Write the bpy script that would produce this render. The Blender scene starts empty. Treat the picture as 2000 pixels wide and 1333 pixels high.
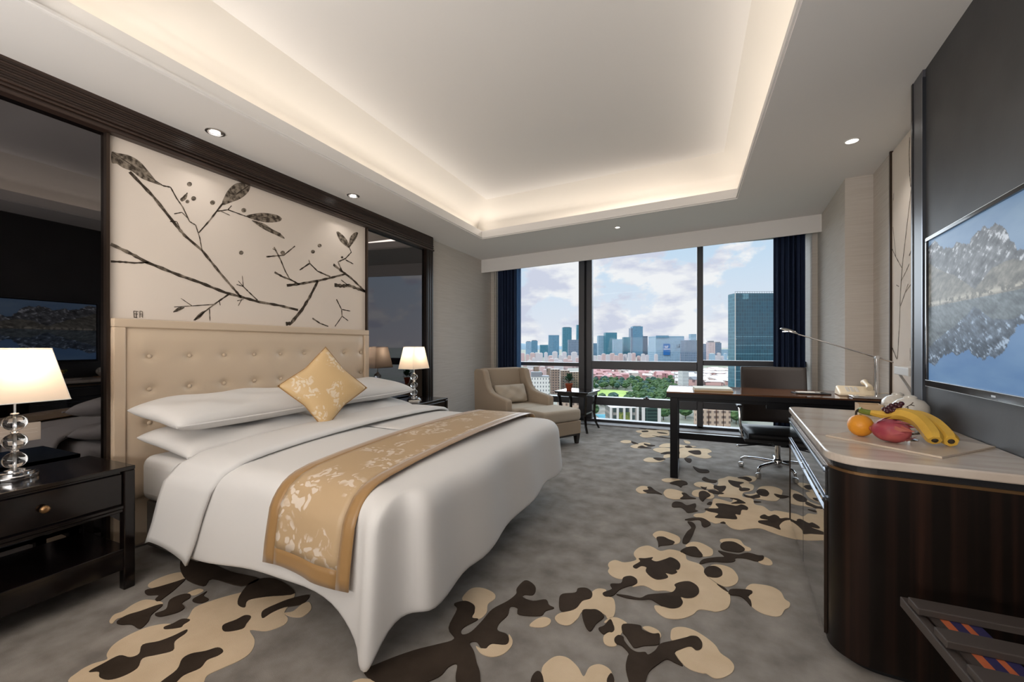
import bpy, bmesh, math, random
import numpy as np
from mathutils import Vector, Matrix
random.seed(7)
C = bpy.context.scene.collection
sc = bpy.context.scene
PI = math.pi
# ---------------------------------------------------------------- camera, world, lights, exposure
FPX, CXP, YH, EYE = 800.0, 1000.0, 676.0, 1.2
TH = math.atan((1345.0-CXP)/FPX)
SN, CS = math.sin(TH), math.cos(TH)
cam = bpy.data.cameras.new('camera'); camo = bpy.data.objects.new('camera', cam); C.objects.link(camo)
camo.location = (0, 0, EYE); camo.rotation_euler = (PI/2, 0, TH)
cam.sensor_width = 36.0; cam.lens = 36.0*FPX/2000.0
cam.shift_y = (YH-666.5)/2000.0
cam.clip_start = 0.05; cam.clip_end = 30000
sc.camera = camo
sc.view_settings.view_transform = 'Standard'; sc.view_settings.look = 'None'
sc.view_settings.gamma = 1.0; sc.view_settings.use_curve_mapping = False
sc.view_settings.exposure = 0.0

def ray(px, py):
    u = (px-CXP)/FPX; v = (YH-py)/FPX
    return Vector((-SN+u*CS, CS+u*SN, v))
def on_z(px, py, z=0.0):
    d = ray(px, py); t = (z-EYE)/d.z
    return Vector((d.x*t, d.y*t, z))
def on_x(px, py, x):
    d = ray(px, py); t = x/d.x
    return Vector((x, d.y*t, EYE+d.z*t))
WK = 0.0945
def rwx(y, off=0.0): return 1.16+off+WK*(y-2.445)          # face of the right-hand wall
def on_rw(px, py, off=0.0):
    d = ray(px, py); t = (1.16+off-WK*2.445)/(d.x-WK*d.y)
    return Vector((d.x*t, d.y*t, EYE+d.z*t))
def far(px, t, z=0.0):
    d = ray(px, YH); return Vector((d.x*t, d.y*t, z))
def ceil_z(x): return 2.587+0.0375*(x+3.0)

def srgb(r, g, b):
    f = lambda c: (c/255/12.92) if c/255 <= .04045 else ((c/255+.055)/1.055)**2.4
    return (f(r), f(g), f(b))

# world: hazy blue sky with cumulus
w = bpy.data.worlds.new('sky'); sc.world = w; w.use_nodes = True
nt = w.node_tree; N = nt.nodes; L = nt.links; N.clear()
def wn(t, **k):
    n = N.new(t)
    for a, b in k.items(): setattr(n, a, b)
    return n
out = wn('ShaderNodeOutputWorld'); bg = wn('ShaderNodeBackground'); L.new(bg.outputs[0], out.inputs[0])
tc = wn('ShaderNodeTexCoord'); sep = wn('ShaderNodeSeparateXYZ'); L.new(tc.outputs['Generated'], sep.inputs[0])
mr = wn('ShaderNodeMapRange'); mr.inputs[1].default_value = 0.0; mr.inputs[2].default_value = 0.34
L.new(sep.outputs[2], mr.inputs[0])
ramp = wn('ShaderNodeValToRGB'); L.new(mr.outputs[0], ramp.inputs[0])
e = ramp.color_ramp.elements
e[0].position = 0; e[0].color = (*srgb(240, 238, 244), 1)
e[1].position = 1; e[1].color = (*srgb(176, 215, 244), 1)
x = e.new(.45); x.color = (*srgb(216, 231, 246), 1)
mp = wn('ShaderNodeMapping'); mp.inputs['Scale'].default_value = (6.5, 6.5, 10.0); mp.inputs['Location'].default_value = (2.9, 0.35, 0.2)
L.new(tc.outputs['Generated'], mp.inputs[0])
nz = wn('ShaderNodeTexNoise'); nz.inputs['Scale'].default_value = 1.0; nz.inputs['Detail'].default_value = 7; nz.inputs['Roughness'].default_value = .55
L.new(mp.outputs[0], nz.inputs['Vector'])
cv_ = wn('ShaderNodeMapRange'); cv_.inputs[1].default_value = .02; cv_.inputs[2].default_value = .30; cv_.inputs[3].default_value = .10; cv_.inputs[4].default_value = .0; L.new(sep.outputs[2], cv_.inputs[0])
cad = wn('ShaderNodeMath'); L.new(nz.outputs['Fac'], cad.inputs[0]); L.new(cv_.outputs[0], cad.inputs[1])
cr = wn('ShaderNodeValToRGB'); L.new(cad.outputs[0], cr.inputs[0])
cr.color_ramp.elements[0].position = .50; cr.color_ramp.elements[0].color = (0, 0, 0, 1)
cr.color_ramp.elements[1].position = .55; cr.color_ramp.elements[1].color = (1, 1, 1, 1)
nz2 = wn('ShaderNodeTexNoise'); nz2.inputs['Scale'].default_value = 2.3; nz2.inputs['Detail'].default_value = 6
mp2 = wn('ShaderNodeMapping'); mp2.inputs['Scale'].default_value = (5, 5, 12); mp2.inputs['Location'].default_value = (4, 2, 0.6)
L.new(tc.outputs['Generated'], mp2.inputs[0]); L.new(mp2.outputs[0], nz2.inputs['Vector'])
cc = wn('ShaderNodeValToRGB'); L.new(nz2.outputs['Fac'], cc.inputs[0])
cc.color_ramp.elements[0].position = .40; cc.color_ramp.elements[0].color = (*srgb(216, 218, 233), 1)
cc.color_ramp.elements[1].position = .56; cc.color_ramp.elements[1].color = (*srgb(252, 250, 250), 1)
mx = wn('ShaderNodeMixRGB'); L.new(cr.outputs[0], mx.inputs[0]); L.new(ramp.outputs[0], mx.inputs[1]); L.new(cc.outputs[0], mx.inputs[2])
L.new(mx.outputs[0], bg.inputs[0]); bg.inputs[1].default_value = 1.0

def light(name, kind, loc, energy, color=(1, 1, 1), rot=(0, 0, 0), size=None, size_y=None, spot=None, blend=.6, radius=None):
    l = bpy.data.lights.new(name, kind); l.energy = energy; l.color = color
    if kind == 'AREA':
        l.shape = 'RECTANGLE'; l.size = size; l.size_y = size_y
    if kind == 'SPOT': l.spot_size = spot; l.spot_blend = blend
    if radius is not None: l.shadow_soft_size = radius
    o = bpy.data.objects.new(name, l); C.objects.link(o); o.location = loc; o.rotation_euler = rot
    return o
WARM = (1.0, .90, .79); NEUT = (1.0, .955, .91)
sun = light('sun', 'SUN', (0, -5, 50), 2.2, (1, .95, .88), (math.radians(48), 0, math.radians(-25))); sun.data.angle = .01
# tray: opening of the lowered ceiling
TX0, TX1, TY0, TY1 = -2.5, 0.46, 0.72, 4.80
COVE = 1.45
zc = lambda x: ceil_z(x)+.098
sl = math.atan(.0375)
light('cove_light_left', 'AREA', (TX0-.06, (TY0+TY1)/2, zc(TX0)), COVE*4.1, WARM, (PI, math.radians(68), 0), .05, TY1-TY0)
light('cove_light_right', 'AREA', (TX1+.06, (TY0+TY1)/2, zc(TX1)), COVE*4.1, WARM, (PI, math.radians(-68), 0), .05, TY1-TY0)
light('cove_light_window', 'AREA', ((TX0+TX1)/2, TY1+.06, zc(-1.0)), COVE*3.0, WARM, (PI+math.radians(68), 0, 0), TX1-TX0, .05)
light('cove_light_back', 'AREA', ((TX0+TX1)/2, TY0-.06, zc(-1.0)), COVE*3.0, WARM, (PI-math.radians(68), 0, 0), TX1-TX0, .05)
# added unseen fill lamps behind the camera, brightening room and ceiling
light('added_rear_fill', 'AREA', (-.9, -1.55, 1.9), 8, NEUT, (math.radians(90), 0, 0), 3.4, 1.5)
light('added_up_fill', 'AREA', (-1.0, -1.1, 1.25), 100, NEUT, (math.radians(180-35), 0, 0), 3.0, .8)
day_fill = light('added_daylight_fill', 'SUN', (0, 30, 30), 6.0, (.86, .93, 1.0), (math.radians(-62), 0, math.radians(8))); day_fill.data.angle = math.radians(80)  # added wide soft sun, strengthens the daylight entering through the window

# ---------------------------------------------------------------- helpers
class MB:
    def __init__(s): s.v = []; s.f = []; s.m = []
    def add(s, vs, fs, m=0):
        o = len(s.v); s.v += [tuple(p) for p in vs]; s.f += [tuple(i+o for i in q) for q in fs]; s.m += [m]*len(fs); return s
    def box(s, x0, x1, y0, y1, z0, z1, m=0):
        return s.add([(x0,y0,z0),(x1,y0,z0),(x1,y1,z0),(x0,y1,z0),(x0,y0,z1),(x1,y0,z1),(x1,y1,z1),(x0,y1,z1)],
                     [(3,2,1,0),(4,5,6,7),(0,1,5,4),(1,2,6,5),(2,3,7,6),(3,0,4,7)], m)
    def prism(s, poly, z0, z1, m=0):
        n = len(poly)
        f0 = z0 if callable(z0) else (lambda x, y: z0); f1 = z1 if callable(z1) else (lambda x, y: z1)
        a = sum(poly[i][0]*poly[(i+1) % n][1]-poly[(i+1) % n][0]*poly[i][1] for i in range(n))
        if a < 0: poly = poly[::-1]
        vs = [(p[0], p[1], f0(*p)) for p in poly]+[(p[0], p[1], f1(*p)) for p in poly]
        fs = [tuple(range(n-1, -1, -1)), tuple(range(n, 2*n))]+[(i, (i+1) % n, n+(i+1) % n, n+i) for i in range(n)]
        return s.add(vs, fs, m)
    def lathe(s, prof, n=24, c=(0, 0, 0), m=0, sx=1, sy=1):
        vs = []; fs = []
        for r, z in prof:
            for k in range(n):
                a = 2*PI*k/n; vs.append((c[0]+r*math.cos(a)*sx, c[1]+r*math.sin(a)*sy, c[2]+z))
        for i in range(len(prof)-1):
            for k in range(n):
                k2 = (k+1) % n; fs.append((i*n+k, i*n+k2, (i+1)*n+k2, (i+1)*n+k))
        fs.append(tuple(range(n-1, -1, -1))); fs.append(tuple(range((len(prof)-1)*n, len(prof)*n)))
        return s.add(vs, fs, m)
    def tube(s, pts, r, n=8, m=0):
        pts = [Vector(p) for p in pts]; rs = r if isinstance(r, (list, tuple)) else [r]*len(pts)
        vs = []; fs = []; up = None
        for i, p in enumerate(pts):
            t = (pts[min(i+1, len(pts)-1)]-pts[max(i-1, 0)]).normalized()
            if up is None:
                up = Vector((0, 0, 1)) if abs(t.z) < .9 else Vector((1, 0, 0))
            a = t.cross(up).normalized(); b = a.cross(t).normalized(); up = b
            for k in range(n):
                q = 2*PI*k/n; vs.append(p+(a*math.cos(q)+b*math.sin(q))*rs[i])
        for i in range(len(pts)-1):
            for k in range(n):
                k2 = (k+1) % n; fs.append((i*n+k, i*n+k2, (i+1)*n+k2, (i+1)*n+k))
        fs.append(tuple(range(n-1, -1, -1))); fs.append(tuple(range((len(pts)-1)*n, len(pts)*n)))
        return s.add(vs, fs, m)
    def bar(s, a, b, w, h, m=0):                       # rectangular bar from a to b, w sideways, h up
        a = Vector(a); b = Vector(b); t = (b-a).normalized()
        up = Vector((0, 0, 1)) if abs(t.z) < .95 else Vector((0, 1, 0))
        sd = t.cross(up).normalized()*w/2; u = sd.cross(t).normalized()*h/2
        vs = [a-sd-u, a+sd-u, a+sd+u, a-sd+u, b-sd-u, b+sd-u, b+sd+u, b-sd+u]
        return s.add(vs, [(3,2,1,0),(4,5,6,7),(0,1,5,4),(1,2,6,5),(2,3,7,6),(3,0,4,7)], m)
    def grid(s, fn, nu, nv, m=0):
        vs = [fn(i/(nu-1), j/(nv-1)) for i in range(nu) for j in range(nv)]
        fs = [(i*nv+j, (i+1)*nv+j, (i+1)*nv+j+1, i*nv+j+1) for i in range(nu-1) for j in range(nv-1)]
        return s.add(vs, fs, m)
    def ball(s, c, r, nu=16, nv=10, m=0):
        r = r if isinstance(r, (tuple, list)) else (r, r, r)
        vs = []; fs = []
        for j in range(nv+1):
            p = PI*j/nv-PI/2
            for k in range(nu):
                q = 2*PI*k/nu
                vs.append((c[0]+r[0]*math.cos(p)*math.cos(q), c[1]+r[1]*math.cos(p)*math.sin(q), c[2]+r[2]*math.sin(p)))
        for j in range(nv):
            for k in range(nu):
                k2 = (k+1) % nu; fs.append((j*nu+k, j*nu+k2, (j+1)*nu+k2, (j+1)*nu+k))
        return s.add(vs, fs, m)
    def build(s, name, mats, parent=None, smooth=False, bevel=0, seg=2, sub=0, solid=0, world=False, angle=40):
        me = bpy.data.meshes.new(name); vs = s.v
        if world and parent is not None:
            inv = Matrix.LocRotScale(parent.location, parent.rotation_euler, None).inverted()
            vs = [inv @ Vector(p) for p in vs]
        me.from_pydata([tuple(p) for p in vs], [], s.f); me.validate(); me.update()
        mats = mats if isinstance(mats, (list, tuple)) else [mats]
        for m in mats: me.materials.append(m)
        if len(mats) > 1 and len(me.polygons) == len(s.m):
            me.polygons.foreach_set('material_index', s.m)
        bm = bmesh.new(); bm.from_mesh(me); bmesh.ops.remove_doubles(bm, verts=bm.verts, dist=1e-6)
        bmesh.ops.recalc_face_normals(bm, faces=bm.faces); bm.to_mesh(me); bm.free()
        if smooth:
            me.polygons.foreach_set('use_smooth', [True]*len(me.polygons))
            me.set_sharp_from_angle(angle=math.radians(angle))
        o = bpy.data.objects.new(name, me); C.objects.link(o)
        if parent is not None: o.parent = parent
        if solid: md = o.modifiers.new('thickness', 'SOLIDIFY'); md.thickness = solid; md.offset = -1
        if bevel:
            md = o.modifiers.new('edges', 'BEVEL'); md.width = bevel; md.segments = seg; md.limit_method = 'ANGLE'; md.angle_limit = math.radians(35)
            md.harden_normals = False
        if sub: md = o.modifiers.new('soft', 'SUBSURF'); md.levels = sub; md.render_levels = sub
        return o
def tag(o, label=None, cat=None, group=None, kind=None):
    if label: o['label'] = label
    if cat: o['category'] = cat
    if group: o['group'] = group
    if kind: o['kind'] = kind
    return o
def thing(name, label, cat, loc=(0, 0, 0), rz=0, group=None):
    o = bpy.data.objects.new(name, None); C.objects.link(o); o.location = loc; o.rotation_euler = (0, 0, rz)
    o.empty_display_size = .1
    return tag(o, label, cat, group)
def struct(o): o['kind'] = 'structure'; return o
def dup(root, loc, rz, label, group=None):
    r = root.copy(); C.objects.link(r); r.location = loc; r.rotation_euler = (0, 0, rz); r['label'] = label
    if group: r['group'] = group
    for ch in list(root.children):
        c = ch.copy(); C.objects.link(c); c.parent = r
        for g in list(ch.children):
            d = g.copy(); C.objects.link(d); d.parent = c
    return r

# ---------------------------------------------------------------- materials
def M(name, col, rough=.6, metal=0.0, spec=.5, noise=None, bump=None, **kw):
    m = bpy.data.materials.new(name); m.use_nodes = True
    b = m.node_tree.nodes['Principled BSDF']; n = m.node_tree.nodes; l = m.node_tree.links
    b.inputs['Base Color'].default_value = (*col, 1); b.inputs['Roughness'].default_value = rough
    b.inputs['Metallic'].default_value = metal; b.inputs['Specular IOR Level'].default_value = spec
    for k, v in kw.items(): b.inputs[k.replace('_', ' ')].default_value = v
    if noise:                                      # (second colour, scale xyz, low, high[, detail])
        c2, scl, lo, hi = noise[:4]
        t = n.new('ShaderNodeTexCoord'); mp = n.new('ShaderNodeMapping'); mp.inputs['Scale'].default_value = scl
        nz = n.new('ShaderNodeTexNoise'); nz.inputs['Scale'].default_value = 1; nz.inputs['Detail'].default_value = noise[4] if len(noise) > 4 else 4
        cr = n.new('ShaderNodeValToRGB'); cr.color_ramp.elements[0].position = lo; cr.color_ramp.elements[1].position = hi
        cr.color_ramp.elements[0].color = (*col, 1); cr.color_ramp.elements[1].color = (*c2, 1)
        l.new(t.outputs['Object'], mp.inputs[0]); l.new(mp.outputs[0], nz.inputs['Vector']); l.new(nz.outputs['Fac'], cr.inputs[0])
        l.new(cr.outputs[0], b.inputs['Base Color'])
    if bump:                                       # (scale xyz, strength, distance)
        t = n.new('ShaderNodeTexCoord'); mp = n.new('ShaderNodeMapping'); mp.inputs['Scale'].default_value = bump[0]
        nz = n.new('ShaderNodeTexNoise'); nz.inputs['Scale'].default_value = 1; nz.inputs['Detail'].default_value = 3
        bp = n.new('ShaderNodeBump'); bp.inputs['Strength'].default_value = bump[1]; bp.inputs['Distance'].default_value = bump[2]
        l.new(t.outputs['Object'], mp.inputs[0]); l.new(mp.outputs[0], nz.inputs['Vector']); l.new(nz.outputs['Fac'], bp.inputs['Height'])
        l.new(bp.outputs[0], b.inputs['Normal'])
    return m
def EM(name, col, st):
    m = bpy.data.materials.new(name); m.use_nodes = True; n = m.node_tree.nodes; l = m.node_tree.links; n.clear()
    o = n.new('ShaderNodeOutputMaterial'); e = n.new('ShaderNodeEmission'); e.inputs[0].default_value = (*col, 1); e.inputs[1].default_value = st
    l.new(e.outputs[0], o.inputs[0]); return m
def GLASS(name, col=(1, 1, 1), ior=1.5, rough=0):
    m = bpy.data.materials.new(name); m.use_nodes = True; n = m.node_tree.nodes; l = m.node_tree.links; n.clear()
    o = n.new('ShaderNodeOutputMaterial'); g = n.new('ShaderNodeBsdfGlass'); g.inputs['Color'].default_value = (*col, 1)
    g.inputs['IOR'].default_value = ior; g.inputs['Roughness'].default_value = rough; l.new(g.outputs[0], o.inputs[0]); return m
def PANE(name):
    m = bpy.data.materials.new(name); m.use_nodes = True; n = m.node_tree.nodes; l = m.node_tree.links; n.clear()
    o = n.new('ShaderNodeOutputMaterial'); t = n.new('ShaderNodeBsdfTransparent'); t.inputs[0].default_value = (.95, .97, .98, 1)
    g = n.new('ShaderNodeBsdfGlossy'); g.inputs['Roughness'].default_value = .01; g.inputs[0].default_value = (.8, .8, .8, 1)
    f = n.new('ShaderNodeFresnel'); f.inputs[0].default_value = 1.12; mx = n.new('ShaderNodeMixShader')
    l.new(f.outputs[0], mx.inputs[0]); l.new(t.outputs[0], mx.inputs[1]); l.new(g.outputs[0], mx.inputs[2]); l.new(mx.outputs[0], o.inputs[0]); return m
def SHADE(name, col, tr=.6):
    m = bpy.data.materials.new(name); m.use_nodes = True; n = m.node_tree.nodes; l = m.node_tree.links; n.clear()
    o = n.new('ShaderNodeOutputMaterial'); d = n.new('ShaderNodeBsdfDiffuse'); t = n.new('ShaderNodeBsdfTranslucent'); mx = n.new('ShaderNodeMixShader')
    d.inputs[0].default_value = (*col, 1); t.inputs[0].default_value = (*col, 1); mx.inputs[0].default_value = tr
    l.new(d.outputs[0], mx.inputs[1]); l.new(t.outputs[0], mx.inputs[2]); l.new(mx.outputs[0], o.inputs[0]); return m

m_ceil = M('white_plaster', (.80, .78, .76), .9, spec=.1)
m_cove = M('cream_plaster', (.86, .82, .76), .9, spec=.1)
m_wallp = M('grey_beige_wallpaper', srgb(206, 199, 191), .85, spec=.15, noise=(srgb(196, 188, 179), (3, 3, 160), .35, .65), bump=((4, 4, 260), .25, .002))
m_cream = M('ivory_mural_paper', srgb(226, 214, 202), .8, spec=.15)
m_ink = M('ink', srgb(66, 58, 50), .9, spec=.1, noise=(srgb(142, 130, 116), (16, 16, 16), .48, .66))
m_inkl = M('ink_wash', srgb(150, 138, 124), .9, spec=.1, noise=(srgb(72, 64, 56), (34, 34, 34), .40, .60, 6))
m_woodh = M('dark_ebony_horizontal', srgb(40, 29, 24), .32, spec=.4, noise=(srgb(66, 50, 42), (60, .7, 60), .35, .7, 6))
m_woodv = M('dark_ebony_vertical', srgb(20, 14, 11), .3, spec=.35, noise=(srgb(56, 34, 25), (26, 26, .3), .48, .85, 6))
m_woodd = M('near_black_lacquer_wood', srgb(14, 10, 10), .14, spec=.45, noise=(srgb(26, 18, 16), (3, 30, 30), .4, .7))
m_mirror = M('black_tinted_mirror', (.11, .105, .11), .015, 1.0)
m_trim = M('dark_bronze_trim', srgb(70, 58, 50), .3, .7)
m_leath = M('cream_leather', srgb(208, 188, 164), .42, spec=.4, bump=((180, 180, 180), .12, .001))
m_linen = M('white_bed_linen', (.74, .72, .70), .8, spec=.15, bump=((6, 6, 6), .08, .01))
m_sheet = M('white_sheet', (.75, .735, .72), .8, spec=.15)
m_base = M('grey_bed_base', srgb(118, 112, 106), .9, spec=.1)
m_chrome = M('chrome', (.75, .75, .76), .08, 1.0)
m_pull = M('grey_blue_metal_rail', (.22, .24, .28), .3, 1.0)
m_satin = M('satin_nickel', (.62, .61, .6), .28, 1.0)
m_brass = M('aged_brass', srgb(150, 116, 80), .35, .9)
m_crystal = GLASS('crystal', (1, 1, 1), 1.5)
m_shade = SHADE('pleated_lamp_shade', (.86, .76, .66), .42)
m_bulb = EM('bulb_glow', (1, .86, .66), 8)
m_black = M('black_plastic', (.012, .012, .014), .35)
m_white = M('white_plastic', (.75, .73, .70), .4)
m_navy = M('navy_curtain', srgb(38, 50, 76), .75, spec=.2)
m_navyl = M('navy_sheer', srgb(96, 136, 186), .8, spec=.2)
m_frame = M('dark_grey_window_metal', srgb(66, 66, 70), .4, .3)
m_pane = PANE('window_glass')
m_taupe = M('taupe_upholstery', srgb(176, 160, 142), .9, spec=.1, bump=((220, 220, 220), .3, .002))
m_taupel = M('pale_taupe_cushion', srgb(190, 178, 162), .9, spec=.1, bump=((220, 220, 220), .3, .002))
m_legw = M('espresso_leg', srgb(34, 24, 20), .35)
m_desk = M('glossy_zebrano', srgb(70, 42, 28), .06, spec=.6, noise=(srgb(122, 82, 54), (2, 60, 60), .4, .62))
m_deskd = M('black_desk_metal', srgb(13, 13, 18), .35, spec=.25)
m_chairl = M('brown_black_leather', srgb(40, 31, 28), .42, spec=.4)
m_seat = M('black_leather_seat', srgb(16, 15, 18), .5, spec=.25)
m_marble = M('cream_marble', srgb(210, 197, 184), .22, spec=.5, noise=(srgb(176, 158, 142), (2.2, 13, 3), .46, .74, 10))
m_bglass = M('black_glass_front', (.03, .03, .032), .03, .0, spec=.9, Coat_Weight=1.0, Coat_Roughness=.02)
m_dleath = M('charcoal_leather_panel', srgb(62, 61, 62), .5, spec=.35, noise=(srgb(74, 73, 73), (3, 3, 3), .35, .7), bump=((60, 60, 60), .1, .002))
m_dstrip = M('slate_strip', srgb(78, 78, 84), .35, spec=.4)
m_gold = M('gold_satin_border', srgb(162, 124, 76), .38, spec=.5, Sheen_Weight=.3, bump=((8, 60, 8), .12, .004))
m_label = M('blue_sign', srgb(40, 110, 180), .6)

def carpet_mat(name, col, c2):
    m = M(name, col, .95, spec=.05, noise=(c2, (7, 7, 7), .3, .72, 8), bump=((420, 420, 420), .5, .004)); return m
m_carpet = carpet_mat('grey_carpet', srgb(128, 122, 116), srgb(166, 160, 154))
m_ctan = carpet_mat('tan_carpet_motif', srgb(218, 194, 162), srgb(230, 208, 178))
m_cbrn = carpet_mat('brown_carpet_motif', srgb(58, 49, 42), srgb(74, 63, 54))

def brocade(name, base, light_c, scale):
    m = bpy.data.materials.new(name); m.use_nodes = True; n = m.node_tree.nodes; l = m.node_tree.links
    b = n['Principled BSDF']; b.inputs['Roughness'].default_value = .42; b.inputs['Specular IOR Level'].default_value = .45
    t = n.new('ShaderNodeTexCoord'); nz0 = n.new('ShaderNodeTexNoise'); nz0.inputs['Scale'].default_value = 9; nz0.inputs['Detail'].default_value = 2
    ad = n.new('ShaderNodeMixRGB'); ad.blend_type = 'ADD'; ad.inputs[0].default_value = .22
    l.new(t.outputs['Object'], nz0.inputs['Vector']); l.new(t.outputs['Object'], ad.inputs[1]); l.new(nz0.outputs['Color'], ad.inputs[2])
    v = n.new('ShaderNodeTexVoronoi'); v.inputs['Scale'].default_value = scale; v.feature = 'F1'; l.new(ad.outputs[0], v.inputs['Vector'])
    v2 = n.new('ShaderNodeTexVoronoi'); v2.inputs['Scale'].default_value = scale*4.5; v2.feature = 'F1'; l.new(ad.outputs[0], v2.inputs['Vector'])
    r1 = n.new('ShaderNodeMapRange'); r1.inputs[1].default_value = .50; r1.inputs[2].default_value = .38; l.new(v.outputs['Distance'], r1.inputs[0])
    r2 = n.new('ShaderNodeMapRange'); r2.inputs[1].default_value = .54; r2.inputs[2].default_value = .42; l.new(v2.outputs['Distance'], r2.inputs[0])
    mu = n.new('ShaderNodeMath'); mu.operation = 'MULTIPLY'; l.new(r1.outputs[0], mu.inputs[0]); l.new(r2.outputs[0], mu.inputs[1])
    mx = n.new('ShaderNodeMixRGB'); mx.inputs[1].default_value = (*base, 1); mx.inputs[2].default_value = (*light_c, 1)
    l.new(mu.outputs[0], mx.inputs[0]); l.new(mx.outputs[0], b.inputs['Base Color']); return m
m_broc = brocade('gold_floral_brocade', srgb(192, 164, 128), srgb(222, 206, 188), 6.0)
m_brocc = brocade('gold_floral_brocade_cushion', srgb(214, 182, 134), srgb(228, 210, 184), 8.0)

# ---------------------------------------------------------------- room shell
YB, YW = -1.7, 6.5                                       # back of the room, window glass
XL = -3.07
CZ = lambda x, y: ceil_z(x)
fl = MB().box(-3.4, 2.0, YB-.2, YW+.1, -.12, 0).build('floor', m_carpet); struct(fl)
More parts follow.
